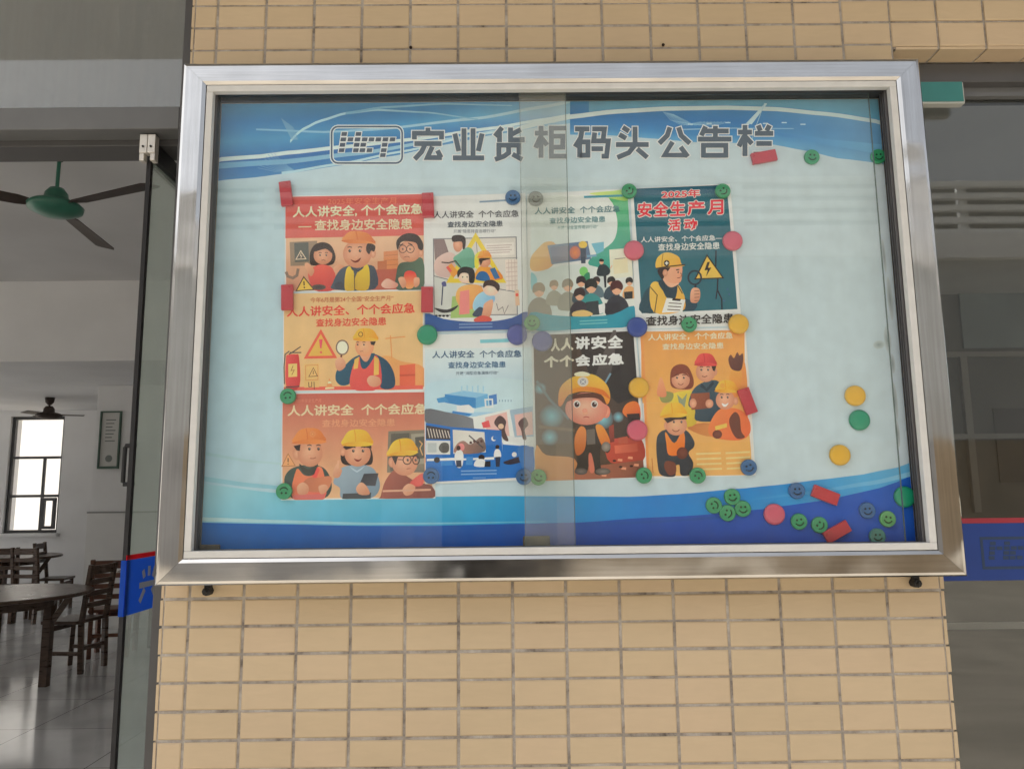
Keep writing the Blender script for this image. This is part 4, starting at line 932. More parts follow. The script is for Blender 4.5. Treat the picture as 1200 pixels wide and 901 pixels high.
a.blob([(926, 720), (960, 704), (1000, 720), (1010, 770), (980, 826), (936, 826), (920, 770)], (206, 74, 70), (222, 148, 96), (960, 720, 960, 830)); a.blob([(880, 760), (920, 750), (936, 800), (910, 826)], SK, SKD, (880, 760, 930, 820)); a.blob([(990, 760), (1026, 754), (1028, 800), (996, 820)], SK, SKD, (990, 760, 1020, 820))
a.blob([(760, 800), (800, 760), (850, 780), (880, 800), (860, 824), (790, 828)], (222, 176, 160), (196, 132, 116), (760, 780, 880, 820))
warn(a, [(216, 748), (162, 846), (286, 836)], (226, 176, 82), (82, 66, 52), 8); a.line([(217, 778), (219, 808)], 9, (82, 66, 52)); a.ell(220, 822, 6, 6, (82, 66, 52), n=10)
a.ell(322, 820, 50, 20, (74, 68, 70), (96, 84, 80)); a.ell(466, 808, 34, 26, (72, 74, 84))
h = hd()
h.text('2025年安全生产月', 386, 196, 866, 242, (212, 126, 104), .012, -8)
h.text('人人讲安全, 个个会应急', 140, 256, 1050, 334, (228, 206, 178), .03, -24); h.text('— 查找身边安全隐患', 180, 350, 978, 426, (222, 196, 168), .028, -12)
ink('illustration', a, o, o); ink('headline', h, o, o)

# 2: yellow ground, worker with magnifier
o, a, hd = poster([(332, 344.2), (497, 338.6), (497.2, 457.4), (331.6, 459)], .0012, 'landscape poster on pale yellow ground with red headline and a worker holding a magnifier', 6, 320, 330)
a.grid(78, 86, 1054, 764, (206, 174, 128), (218, 170, 120), slope=-22, steps=10)
a.blob([(600, 640), (700, 560), (800, 520), (900, 560), (1054, 600), (1054, 744), (600, 750)], (222, 158, 100), (216, 142, 92), (700, 540, 900, 740))
a.poly([(890, 590), (1000, 578), (1000, 742), (890, 748)], (206, 98, 74)); a.line([(890, 660), (1000, 656)], 12, (186, 84, 66)); a.poly([(76, 742), (1054, 728), (1054, 756), (76, 766)], (206, 96, 82))
a.line([(826, 380), (836, 540)], 8, (206, 140, 88)); a.line([(790, 402), (930, 388)], 8, (206, 140, 88)); a.poly([(220, 580), (324, 576), (324, 742), (220, 746)], (222, 172, 112)); a.line([(230, 590), (316, 586), (316, 690), (230, 694)], 4, (196, 124, 80), closed=True)
warn(a, [(284, 606), (252, 668), (312, 664)], (222, 172, 112), (110, 70, 56), 5); a.line([(283, 626), (283, 652)], 5, (110, 70, 56)); a.line([(250, 706), (252, 740), (272, 738), (272, 704)], 5, (96, 66, 58)); a.line([(288, 704), (290, 758)], 5, (96, 66, 58))
a.poly([(372, 752), (396, 676), (424, 750)], (218, 140, 92)); a.poly([(384, 718), (390, 700), (404, 700), (412, 716)], (236, 206, 170)); a.poly([(366, 756), (430, 752), (430, 742), (368, 744)], (236, 200, 160))
a.blob([(92, 540), (110, 516), (162, 512), (184, 534), (186, 736), (94, 742)], (212, 84, 82), (188, 64, 66), (100, 600, 186, 600)); a.poly([(108, 580), (170, 576), (170, 668), (108, 672)], (226, 182, 112)); a.line([(142, 592), (128, 626), (150, 622), (132, 656)], 5, (150, 84, 60))
a.line([(90, 742), (186, 736)], 8, (82, 70, 74)); a.line([(112, 512), (140, 496), (196, 458)], 8, (86, 78, 76)); a.line([(120, 500), (200, 500)], 8, (86, 78, 76)); a.line([(116, 490), (86, 512), (78, 600), (80, 720)], 8, (86, 84, 84))
warn(a, [(337, 352), (232, 534), (436, 530)], (230, 166, 84), (212, 94, 76), 20); a.poly([(324, 408), (350, 406), (342, 470), (332, 470)], (216, 80, 98)); a.ell(338, 498, 9, 9, (216, 100, 92), n=12)
a.ell(488, 464, 38, 44, (226, 208, 188)); a.line([(488 + 42 * math.cos(R(t)), 464 + 50 * math.sin(R(t))) for t in range(0, 360, 24)], 9, (116, 98, 92), closed=True); a.line([(482, 516), (468, 616)], 13, (110, 66, 50))
a.blob([(440, 690), (450, 622), (490, 604), (560, 540), (640, 506), (700, 504), (800, 556), (852, 650), (850, 742), (760, 748), (700, 640), (560, 650), (540, 716), (480, 730)], (52, 86, 106), (40, 70, 92), (480, 600, 840, 740))
a.blob([(560, 600), (610, 530), (650, 600), (700, 520), (750, 560), (748, 748), (552, 752)], (214, 92, 84), (200, 80, 78), (600, 560, 700, 740)); a.poly([(574, 548), (606, 528), (596, 610), (566, 616)], (232, 170, 92)); a.poly([(712, 524), (744, 544), (744, 654), (708, 660)], (232, 170, 92))
a.blob([(612, 530), (650, 572), (706, 504), (712, 530), (660, 606), (622, 604)], (48, 80, 100))
a.blob([(610, 514), (610, 480), (640, 520), (690, 500), (668, 556), (640, 560)], SK, SKD, (620, 500, 690, 560)); face(a, 644, 460, 66, 68, (226, 166, 130), (206, 142, 106)); a.poly([(684, 424), (724, 420), (712, 450), (690, 444)], HAIR)
hat(a, 652, 408, 80, 80, (228, 170, 70), (206, 142, 56), 90, .03); a.line([(617 + 15 * math.cos(R(t)), 372 + 16 * math.sin(R(t))) for t in range(0, 360, 40)], 5, (110, 76, 48), closed=True)
eyes(a, 596, 640, 444, 6); a.line([(612, 492), (634, 490)], 4, (150, 90, 70))
a.blob([(438, 560), (470, 530), (506, 556), (508, 600), (470, 628), (444, 610)], SK, SKD, (450, 540, 500, 620)); a.blob([(660, 690), (690, 660), (748, 676), (756, 720), (720, 740), (680, 732)], SK, SKD, (670, 670, 740, 740))
h = hd()
h.text('今年6月是第24个全国“安全生产月”', 262, 112, 846, 150, (178, 106, 76), .015, -14)
h.text('人人讲安全、个个会应急', 98, 178, 996, 250, (206, 74, 64), .03, -28); h.text('查找身边安全隐患', 302, 262, 796, 320, (204, 82, 68), .025, -12)
ink('illustration', a, o, o); ink('headline', h, o, o)

# 3: terracotta ground, three workers
o, a, hd = poster([(331, 460.5), (509, 456.5), (510.3, 583.7), (329.3, 586)], .0008, 'landscape poster on terracotta ground with three helmeted workers, lowest of the left column', 6, 320, 450)
a.grid(68, 70, 1120, 806, (182, 96, 84), (224, 168, 130), slope=-14, steps=14)
a.poly([(812, 332), (1064, 322), (1064, 620), (802, 622)], (120, 112, 100)); a.poly([(830, 350), (960, 344), (956, 604), (824, 610)], (92, 88, 82)); a.poly([(972, 352), (1064, 346), (1064, 560), (976, 566)], (146, 140, 126)); a.poly([(1000, 374), (1064, 368), (1064, 520), (1004, 528)], (86, 84, 80)); a.line([(1030, 400), (1050, 420), (1034, 450), (1052, 500)], 8, (190, 150, 100))
warn(a, [(108, 490), (64, 578), (158, 574)], (218, 152, 108), (166, 112, 78), 6); a.line([(108, 520), (108, 548)], 7, (96, 70, 60)); a.ell(108, 562, 4, 4, (96, 70, 60), n=8)
# left worker
a.blob([(80, 690), (110, 610), (190, 574), (300, 570), (370, 600), (410, 680), (404, 760), (340, 806), (140, 806)], (76, 88, 84), (64, 76, 74), (100, 620, 400, 760)); a.blob([(166, 600), (220, 640), (280, 640), (320, 580), (356, 620), (360, 806), (140, 806)], (226, 124, 88), (206, 104, 92), (200, 600, 300, 800)); a.poly([(276, 640), (310, 580), (330, 600), (290, 700)], (224, 88, 82))
a.blob([(186, 560), (250, 600), (316, 560), (300, 610), (280, 640), (220, 630)], (70, 70, 66)); a.ell(170, 490, 30, 44, SK, SKD)
face(a, 262, 486, 88, 96); a.poly([(146, 436), (196, 424), (190, 470), (168, 466)], HAIR); hat(a, 256, 408, 106, 100, (214, 132, 76), (196, 112, 66), 124, -.04); a.ell(280, 352, 26, 26, (226, 150, 96), (200, 120, 76), n=14); a.line([(268, 352), (280, 340), (292, 352), (280, 364)], 4, (190, 110, 70), closed=True)
eyes(a, 258, 322, 456, 9); a.line([(262, 522), (284, 524), (304, 516)], 5, (150, 80, 66)); a.blob([(214, 690), (262, 654), (300, 660), (410, 650), (388, 740), (300, 760), (220, 740)], (176, 108, 84), (196, 126, 96), (220, 660, 400, 740)); a.blob([(170, 720), (210, 690), (250, 720), (240, 770), (180, 774)], SK, SKD, (180, 700, 240, 770)); a.blob([(320, 720), (370, 706), (388, 740), (340, 776)], SK, SKD, (330, 710, 380, 770)); a.poly([(140, 780), (360, 772), (356, 806), (140, 806)], (196, 108, 104))
# middle worker
a.blob([(480, 540), (482, 470), (520, 430), (660, 430), (700, 490), (696, 560), (640, 570), (520, 570)], HAIR); a.blob([(424, 690), (470, 600), (540, 572), (650, 570), (720, 610), (752, 720), (690, 800), (490, 806), (470, 730)], (142, 158, 172), (116, 134, 150), (480, 580, 720, 790)); a.poly([(492, 770), (690, 762), (686, 804), (486, 806)], (76, 78, 82))
a.ell(492, 476, 20, 30, SK, SKD); face(a, 596, 490, 92, 90); a.poly([(500, 440), (690, 424), (694, 452), (600, 436), (516, 462)], HAIR); hat(a, 594, 424, 100, 106, (230, 178, 70), (204, 146, 56), 112, -.02); eyes(a, 566, 634, 470, 9); a.blob([(570, 524), (600, 532), (626, 522), (606, 544), (586, 542)], (130, 60, 54)); a.poly([(540, 578), (590, 610), (650, 572), (624, 600), (592, 622), (562, 604)], (164, 180, 192))
a.blob([(420, 640), (432, 590), (452, 560), (466, 590), (486, 604), (470, 650), (440, 660)], SK, SKD, (430, 580, 480, 650)); a.line([(455, 592), (462, 536)], 15, SK); a.poly([(640, 630), (742, 626), (720, 716), (606, 710)], (66, 66, 72), (84, 84, 90), (640, 630, 700, 716)); a.blob([(584, 730), (620, 690), (660, 720), (680, 770), (640, 780), (600, 770)], SK, SKD, (600, 700, 660, 780))
# right worker
a.blob([(756, 790), (790, 680), (860, 600), (930, 640), (1010, 690), (1064, 700), (1120, 720), (1120, 802), (760, 804)], (150, 88, 76), (120, 70, 64), (800, 640, 1000, 790)); a.ell(838, 548, 26, 38, SK, SKD)
face(a, 926, 552, 92, 92); a.poly([(808, 520), (860, 488), (1016, 484), (1000, 510), (880, 512), (862, 570), (836, 512)], HAIR); hat(a, 910, 490, 98, 108, (232, 176, 68), (202, 140, 52), 112, -.14)
for x, rr in ((944, 29), (1006, 24)): a.line([(x + rr * math.cos(R(t)), 534 + 30 * math.sin(R(t))) for t in range(0, 360, 30)], 7, (76, 58, 54), closed=True)
a.line([(880, 530), (916, 532)], 6, (76, 58, 54)); eyes(a, 948, 1004, 534, 8, brow=False); a.line([(940, 596), (968, 592)], 5, (150, 80, 66)); a.blob([(960, 700), (1010, 650), (1056, 630), (1056, 700), (1010, 720)], (196, 84, 80), (214, 104, 96), (980, 700, 1050, 640)); a.blob([(910, 740), (950, 700), (1000, 720), (980, 770), (930, 782)], SK, SKD, (920, 710, 980, 780))
a.line([(770, 752), (1110, 742)], 14, (196, 150, 128))
h = hd()
h.text('2025年安全生产月', 150, 106, 338, 132, (206, 130, 108), .01, -4); h.text('人人讲安全  个个会应急', 104, 150, 1082, 226, (226, 192, 158), .032, -14); h.text('查找身边安全隐患', 346, 250, 858, 304, (216, 150, 118), .02, -8)
ink('illustration', a, o, o); ink('headline', h, o, o)

# 4: white portrait sheet with a yellow triangle and people
o, a, hd = poster([(497.2, 230.5), (616, 226.3), (619, 386), (498, 389)], .0026, 'white portrait poster with people inside a yellow warning triangle above a blue foot', 5.006, 480, 220)
a.poly([(140, 304), (625, 292), (632, 745), (146, 750)], (196, 190, 184)); a.line([(140, 304), (625, 292), (632, 745), (146, 750)], 6, (120, 120, 124), closed=True)
a.poly([(142, 306), (204, 304), (236, 400), (150, 440)], (130, 112, 112)); a.blob([(150, 430), (230, 380), (280, 420), (260, 520), (160, 516)], (206, 178, 170), (188, 160, 156), (160, 400, 260, 500)); a.line([(143, 520), (300, 560), (632, 614)], 5, (110, 112, 118)); a.line([(390, 300), (400, 420), (632, 414)], 4, (130, 128, 130))
a.poly([(440, 330), (612, 322), (616, 396), (444, 404)], (214, 202, 196)); [a.line([(452, 344 + k * 14), (600 - 12 * (k % 2), 338 + k * 14)], 4, (170, 150, 148)) for k in range(4)]
a.poly([(560, 426), (632, 422), (634, 600), (566, 604)], (212, 196, 188)); [a.line([(566, 446 + k * 26), (632, 442 + k * 26)], 4, (186, 166, 160)) for k in range(6)]; [a.line([(580 + k * 18, 424), (584 + k * 18, 602)], 3, (186, 166, 160)) for k in range(3)]
a.poly([(145, 525), (330, 566), (330, 742), (147, 748)], (186, 188, 184)); a.poly([(250, 640), (420, 620), (420, 760), (240, 766)], (150, 176, 108))
a.line([(236, 548), (388, 290), (546, 548)], 28, (226, 184, 66), closed=True)
a.blob([(256, 420), (290, 388), (340, 352), (376, 380), (384, 470), (300, 476)], (112, 164, 142), (96, 146, 128), (280, 380, 380, 470)); face(a, 284, 336, 28, 44, nose=False); a.blob([(254, 320), (252, 286), (300, 280), (328, 300), (326, 356), (312, 362), (306, 320)], HAIR)
a.blob([(384, 400), (420, 380), (404, 470), (384, 470)], (206, 196, 74)); a.blob([(386, 540), (400, 476), (440, 462), (520, 490), (540, 540)], (228, 150, 62), (206, 124, 52), (400, 470, 520, 540)); a.blob([(390, 540), (410, 496), (452, 500), (470, 548)], (48, 96, 148)); a.poly([(470, 480), (500, 470), (530, 532), (500, 540)], (60, 100, 146)); face(a, 440, 436, 36, 34, nose=False); a.poly([(404, 420), (470, 404), (474, 420), (430, 432), (418, 460)], HAIR); hat(a, 440, 410, 36, 40, (232, 152, 72), (206, 122, 54), 46)
a.line([(188, 440), (230, 444), (270, 432), (300, 470)], 7, (70, 62, 62)); a.poly([(214, 470), (246, 446), (288, 500), (256, 530)], (228, 140, 66)); a.poly([(214, 470), (226, 460), (250, 490), (238, 500)], (206, 90, 84))
a.blob([(270, 640), (290, 590), (350, 570), (420, 580), (436, 640), (430, 690), (320, 720), (288, 690)], (232, 162, 98), (220, 140, 84), (290, 590, 420, 690)); a.poly([(296, 610), (350, 600), (352, 740), (290, 746)], (224, 126, 122)); face(a, 326, 526, 40, 36, (236, 200, 182), (222, 176, 158), nose=False); a.blob([(284, 530), (282, 490), (320, 466), (372, 478), (384, 520), (376, 560), (350, 556), (344, 508), (304, 504)], (50, 46, 46)); eyes(a, 312, 338, 526, 4, brow=False)
a.blob([(370, 700), (390, 640), (440, 610), (500, 640), (480, 690), (400, 730)], (150, 190, 218), (122, 166, 202), (390, 640, 480, 700)); a.blob([(370, 740), (410, 700), (440, 720), (420, 756), (380, 756)], (62, 72, 90)); a.blob([(440, 680), (490, 660), (470, 760), (420, 776), (430, 720)], SK, SKD, (440, 680, 470, 760)); face(a, 478, 600, 44, 36, (236, 200, 182), (222, 176, 158), nose=False); a.blob([(432, 590), (440, 552), (490, 544), (528, 574), (520, 610), (496, 584), (456, 576)], (66, 52, 50)); a.blob([(380, 770), (430, 750), (480, 766), (470, 786), (390, 788)], (196, 84, 74))
a.line([(196, 570), (188, 690)], 7, (72, 78, 96)); a.blob([(188, 560), (210, 552), (216, 578), (196, 580)], (84, 86, 130)); a.blob([(146, 706), (220, 716), (286, 690), (250, 726), (190, 734)], (60, 58, 60)); [a.ell(156 + k * 22, 752, 9, 7, (50, 50, 54), n=8) for k in range(4)]
a.line([(510, 680), (520, 720), (546, 700), (556, 740), (580, 690)], 4, (120, 110, 112)); a.poly([(616, 604), (640, 602), (646, 690), (622, 694)], (220, 176, 150)); a.ell(630, 630, 9, 10, (216, 90, 80), n=10)
a.blob([(92, 738), (200, 770), (340, 786), (480, 784), (600, 764), (690, 728), (694, 828), (400, 842), (95, 846)], (52, 84, 142), (70, 88, 140), (100, 780, 660, 780), sub=3)
[a.line([(290, 802 + k * 18), (486, 798 + k * 18)], 7, (116, 140, 180)) for k in range(2)]
a.line([(410, 84), (620, 72)], 10, (132, 152, 172))
h = hd()
h.text('人人讲安全  个个会应急', 140, 140, 640, 182, (88, 88, 96), .02, -8); h.text('查找身边安全隐患', 222, 200, 546, 236, (84, 92, 104), .02, -6); h.text('开展“隐患排查治理行动”', 258, 248, 506, 270, (122, 126, 134), .005, -4)
ink('illustration', a, o, o); ink('headline', h, o, o)

# 5: blue portrait sheet with factory and classroom
o, a, hd = poster([(496.6, 392.2), (622.5, 389.5), (627.5, 562), (498.4, 567)], .0024, 'white and blue portrait poster with a blue factory above a training room scene', 4.744, 480, 390)
a.grid(86, 90, 680, 470, (196, 206, 214), (150, 186, 212), slope=-10, steps=8)
a.line([(392, 48), (552, 42)], 20, (120, 180, 190)); a.blob([(90, 300), (200, 262), (420, 250), (680, 280), (682, 420), (300, 440), (90, 420)], (170, 196, 214), (182, 202, 214), (100, 280, 600, 400))
a.poly([(196, 342), (300, 322), (434, 340), (368, 362)], (132, 178, 208)); a.poly([(196, 342), (368, 362), (368, 420), (196, 388)], (62, 126, 182)); a.poly([(368, 362), (434, 340), (438, 404), (368, 420)], (104, 160, 200)); a.poly([(150, 366), (196, 356), (220, 384), (160, 390)], (74, 138, 188)); a.poly([(440, 350), (484, 340), (486, 396), (444, 404)], (74, 120, 180)); [a.line([(290 + k * 30, 330), (290 + k * 30, 296 - 4 * (k % 2))], 8, (150, 188, 210)) for k in range(5)]
a.poly([(262, 406), (330, 400), (360, 424), (356, 446), (262, 438)], (226, 230, 232)); a.poly([(240, 434), (350, 452), (330, 464), (236, 446)], (60, 120, 180)); a.line([(420, 372), (460, 370), (462, 412), (424, 414)], 8, (206, 220, 228), closed=True); [a.line([(500 + k * 16, 384), (500 + k * 16, 372)], 5, (120, 150, 170)) for k in range(5)]
a.blob([(90, 424), (200, 440), (350, 476), (354, 540), (200, 520), (90, 498)], (98, 100, 106), (116, 118, 124), (100, 450, 350, 520), sub=3)
a.poly([(352, 468), (560, 424), (580, 576), (360, 538)], (206, 208, 206)); a.poly([(420, 470), (540, 440), (556, 574), (428, 556)], (222, 168, 162)); a.poly([(556, 430), (684, 408), (690, 576), (584, 580)], (150, 170, 186)); a.poly([(582, 456), (682, 438), (686, 566), (596, 572)], (220, 170, 164)); a.blob([(470, 500), (500, 460), (536, 490), (530, 540), (550, 600), (520, 590), (500, 540)], (84, 66, 66)); a.blob([(604, 500), (640, 470), (660, 510), (640, 540), (650, 590), (630, 590), (620, 540)], (96, 74, 74)); a.ell(508, 520, 16, 15, (226, 176, 150), n=12); a.poly([(400, 500), (440, 486), (450, 524), (410, 530)], (206, 86, 90))
a.poly([(90, 500), (236, 524), (510, 542), (516, 664), (90, 690)], (48, 104, 176)); a.poly([(516, 610), (640, 628), (690, 626), (694, 800), (90, 830), (90, 690), (516, 664)], (52, 108, 178)); a.poly([(516, 600), (690, 620), (690, 634), (520, 620)], (206, 214, 218))
a.poly([(92, 514), (226, 536), (226, 594), (92, 590)], (70, 64, 66)); [a.line([(100 + k * 16, 530 + k * 2), (112 + k * 16, 584)], 5, (190, 180, 172)) for k in range(8)]; a.poly([(92, 598), (226, 600), (226, 676), (92, 676)], (196, 198, 196)); a.blob([(162, 640), (180, 612), (216, 616), (216, 660), (180, 666)], (90, 88, 86)); a.poly([(100, 612), (150, 612), (150, 664), (100, 666)], (170, 176, 178))
a.poly([(240, 538), (416, 552), (424, 664), (244, 672)], (200, 196, 190)); a.blob([(256, 670), (262, 620), (300, 600), (340, 620), (400, 580), (416, 660)], (160, 120, 110), (110, 96, 92), (260, 620, 410, 640)); a.line([(330, 570), (410, 640)], 7, (80, 78, 80)); a.ell(288, 636, 18, 22, (222, 130, 130), n=12); [a.ell(340 + k * 20, 610 - 8 * (k % 2), 8, 8, (84, 60, 58), n=8) for k in range(4)]
a.blob([(250, 690), (262, 656), (290, 654), (300, 690), (290, 744), (262, 744)], (226, 226, 222)); a.ell(272, 640, 12, 14, (80, 62, 60), n=10); a.poly([(258, 708), (286, 706), (290, 746), (260, 746)], (70, 74, 90)); a.blob([(470, 690), (476, 650), (500, 650), (508, 690)], (220, 222, 222)); a.ell(488, 634, 12, 12, (62, 52, 52), n=10); a.poly([(476, 690), (506, 688), (500, 744), (480, 744)], (56, 62, 80)); a.ell(468, 588, 14, 14, (206, 220, 228), n=12); a.ell(474, 584, 12, 12, (52, 108, 178), n=12)
a.poly([(96, 700), (250, 694), (250, 700), (470, 690), (470, 704), (96, 712)], (206, 214, 220)); a.ell(152, 706, 17, 16, (52, 46, 48), n=12); a.ell(400, 692, 18, 16, (56, 48, 48), n=12); a.blob([(360, 740), (372, 706), (414, 704), (424, 742)], (218, 220, 220)); a.poly([(172, 712), (240, 708), (240, 736), (176, 738)], (70, 128, 190)); a.poly([(316, 690), (354, 688), (350, 734), (312, 734)], (76, 132, 190)); a.poly([(420, 714), (450, 712), (450, 744), (416, 744)], (50, 50, 56)); a.blob([(520, 720), (570, 700), (640, 680), (640, 710), (560, 732)], (60, 56, 66)); a.ell(582, 676, 14, 14, (226, 224, 222), n=10); a.ell(626, 690, 14, 14, (120, 70, 64), n=10)
[a.line([(286, 768 + k * 18), (484, 764 + k * 18)], 7, (120, 156, 200)) for k in range(2)]; a.line([(352, 806), (424, 804)], 5, (110, 148, 196)); a.blob([(600, 640), (680, 640), (692, 760), (640, 780)], (70, 116, 176))
h = hd()
h.text('人人讲安全  个个会应急', 126, 102, 622, 142, (64, 92, 124), .022, -6); h.text('查找身边安全隐患', 214, 162, 534, 198, (70, 104, 138), .02, -4); h.text('开展“消防应急演练行动”', 258, 216, 494, 236, (96, 112, 130), .008, -4)
ink('illustration', a, o, o); ink('headline', h, o, o)

# 6: green portrait sheet with lecture
o, a, hd = poster([(617.5, 227.5), (735, 221.2), (745.6, 385.2), (618.2, 388.6)], .001, 'white and green portrait poster with a speaker before a seated audience', 4.744, 600, 210)
a.grid(104, 96, 640, 420, (206, 212, 206), (196, 206, 206), slope=-14, steps=6)
a.blob([(540, 96), (640, 84), (650, 200), (690, 500), (560, 520), (430, 480), (450, 430), (560, 350), (586, 250), (566, 150)], (96, 168, 120), (62, 146, 136), (560, 120, 600, 480)); a.blob([(430, 80), (560, 66), (640, 62), (640, 120), (560, 110), (500, 96)], (196, 206, 120), (150, 190, 110), (440, 80, 640, 90))
a.blob([(104, 440), (150, 380), (190, 350), (240, 360), (250, 440), (200, 500), (110, 510)], (226, 168, 100), (214, 146, 84), (110, 400, 240, 500)); a.poly([(196, 370), (420, 346), (440, 446), (220, 476)], (92, 112, 140)); a.poly([(212, 382), (400, 362), (416, 440), (228, 466)], (84, 98, 130), (120, 110, 120), (212, 380, 400, 440)); a.ell(350, 410, 30, 36, (226, 130, 80), (180, 110, 96)); a.ell(394, 366, 24, 20, (226, 176, 80)); a.poly([(380, 386), (412, 384), (408, 470), (384, 470)], (70, 78, 92)); a.line([(416, 430), (470, 426)], 12, (110, 150, 176))
a.poly([(440, 360), (510, 350), (510, 400), (470, 420)], (110, 170, 190))
a.blob([(104, 560), (170, 510), (300, 480), (430, 480), (560, 520), (680, 540), (690, 760), (400, 770), (108, 780)], (186, 196, 196), (206, 208, 204), (200, 500, 500, 700), sub=3)
a.blob([(106, 520), (140, 560), (110, 620)], (120, 180, 190)); a.ell(398, 514, 24, 26, (120, 190, 110)); a.blob([(398, 540), (430, 520), (430, 586), (410, 590)], (56, 130, 96))
a.poly([(540, 394), (664, 384), (672, 540), (548, 556)], (206, 206, 190)); a.poly([(560, 450), (640, 440), (646, 520), (566, 530)], (216, 200, 170)); a.line([(570, 446), (630, 440)], 4, (120, 110, 104))
a.poly([(440, 540), (520, 532), (524, 660), (446, 664)], (190, 196, 196)); a.blob([(470, 520), (486, 480), (520, 478), (546, 510), (530, 536), (480, 540)], (48, 56, 62)); a.ell(497, 462, 12, 15, SK, n=12); a.blob([(484, 458), (490, 444), (508, 448), (508, 460)], (48, 44, 46)); a.line([(544, 500), (556, 482)], 5, SK); a.poly([(508, 540), (524, 538), (524, 604), (514, 604)], (50, 52, 58))
def sitter(x, y, s, hair, top):
    a.blob([(x - 34 * s, y + 90 * s), (x - 30 * s, y + 44 * s), (x, y + 24 * s), (x + 32 * s, y + 44 * s), (x + 38 * s, y + 90 * s)], top); a.ell(x, y + 4 * s, 17 * s, 20 * s, SK, n=14); a.blob([(x - 20 * s, y + 10 * s), (x - 18 * s, y - 16 * s), (x + 6 * s, y - 24 * s), (x + 20 * s, y - 8 * s), (x + 16 * s, y + 8 * s), (x, y + 2 * s)], hair)
sitter(150, 616, 1.7, (140, 124, 104), (136, 128, 116)); sitter(234, 590, 1.2, (150, 128, 104), (150, 146, 132)); sitter(310, 590, 1.5, (136, 124, 108), (140, 136, 124)); sitter(384, 570, 1.3, (56, 48, 50), (70, 84, 92)); sitter(470, 566, 1.0, (60, 50, 52), (92, 110, 120)); sitter(552, 568, 1.1, (50, 44, 46), (60, 72, 84)); sitter(652, 570, 1.0, (50, 44, 46), (222, 160, 110))
a.poly([(622, 628), (670, 624), (670, 664), (626, 668)], (46, 44, 48)); sitter(440, 594, 1.7, (48, 42, 44), (60, 132, 134)); sitter(376, 640, 1.5, (62, 50, 50), (66, 60, 66)); a.poly([(410, 684), (480, 676), (490, 752), (416, 758)], (56, 62, 66)); a.poly([(480, 700), (512, 690), (516, 740), (486, 750)], (222, 222, 214)); sitter(582, 604, 1.7, (80, 48, 46), (56, 56, 64)); a.poly([(516, 690), (600, 684), (604, 738), (520, 744)], (52, 50, 56)); a.blob([(340, 740), (400, 728), (450, 750), (400, 768), (340, 764)], (226, 176, 116))
a.blob([(104, 742), (220, 756), (380, 764), (560, 752), (676, 704), (684, 812), (400, 832), (106, 840)], (66, 146, 160), (46, 136, 160), (120, 780, 660, 760), sub=3); [a.line([(376, 790 + k * 16), (530, 782 + k * 16)], 6, (110, 176, 180)) for k in range(2)]; a.line([(400, 100), (620, 92)], 12, (70, 140, 160))
h = hd()
h.text('人人讲安全  个个会应急', 126, 160, 600, 198, (76, 118, 128), .022, -14); h.text('查找身边安全隐患', 208, 216, 518, 250, (80, 128, 136), .022, -10); h.text('开展“安全宣传培训行动”', 252, 262, 478, 284, (110, 146, 146), .008, -8)
ink('illustration', a, o, o); ink('headline', h, o, o)

# 7: dark portrait sheet with a young toy-like worker in an orange helmet
o, a, hd = poster([(619, 391), (744.6, 385.6), (758.6, 559.6), (625.2, 564)], .0014, 'dark portrait poster with a small child-like worker in an orange helmet', 4.505, 600, 380)
a.poly([(112, 58), (640, 36), (690, 740), (700, 806), (130, 826)], (92, 74, 62), (64, 56, 54), (120, 400, 620, 200))
a.poly([(330, 50), (640, 37), (664, 380), (560, 420), (420, 300)], (62, 54, 52), (50, 46, 48), (360, 60, 640, 380)); a.blob([(520, 60), (550, 50), (520, 260), (430, 400), (400, 390)], (92, 84, 82), (62, 58, 60), (530, 60, 420, 390))
for x, y, r_ in ((210, 486, 40), (200, 596, 28), (480, 500, 34), (150, 340, 20), (560, 490, 18)): a.ell(x, y, r_ * 1.6, r_ * 1.6, (120, 176, 190), (88, 84, 84), n=22)
a.line([(130, 300), (200, 400), (300, 500)], 14, (96, 110, 118)); a.line([(140, 540), (330, 560)], 16, (110, 92, 72)); a.line([(480, 330), (520, 260)], 10, (110, 140, 160))
a.blob([(128, 640), (180, 690), (330, 710), (330, 820), (132, 822)], (206, 150, 96), (176, 116, 76), (140, 660, 300, 820)); a.blob([(500, 620), (600, 600), (684, 610), (690, 720), (520, 730)], (176, 78, 66), (150, 66, 58), (520, 620, 680, 720)); a.poly([(332, 760), (692, 716), (700, 806), (332, 820)], (160, 100, 80), (120, 76, 66), (340, 760, 690, 800))
a.blob([(584, 470), (600, 424), (644, 406), (672, 430), (676, 500), (640, 508)], (222, 120, 60), (190, 80, 54), (600, 420, 670, 500)); a.poly([(604, 474), (672, 470), (676, 504), (612, 510)], (60, 44, 42)); a.poly([(510, 540), (536, 528), (540, 620), (516, 624)], (150, 74, 62), (110, 58, 52), (520, 530, 520, 620)); a.poly([(540, 640), (660, 628), (664, 672), (544, 682)], (198, 104, 84), (168, 82, 68), (540, 640, 660, 640)); a.poly([(560, 600), (610, 590), (612, 628), (562, 634)], (168, 84, 66)); [a.poly([(x - 14, y + 5), (x + 12, y + 8), (x + 13, y - 5), (x - 10, y - 7)], (206, 140, 112)) for x, y in ((570, 716), (624, 704), (656, 742), (590, 760), (486, 796))]; [a.ell(x, y, 10, 6, (60, 46, 44), n=8) for x, y in ((574, 752), (630, 748), (540, 720))]
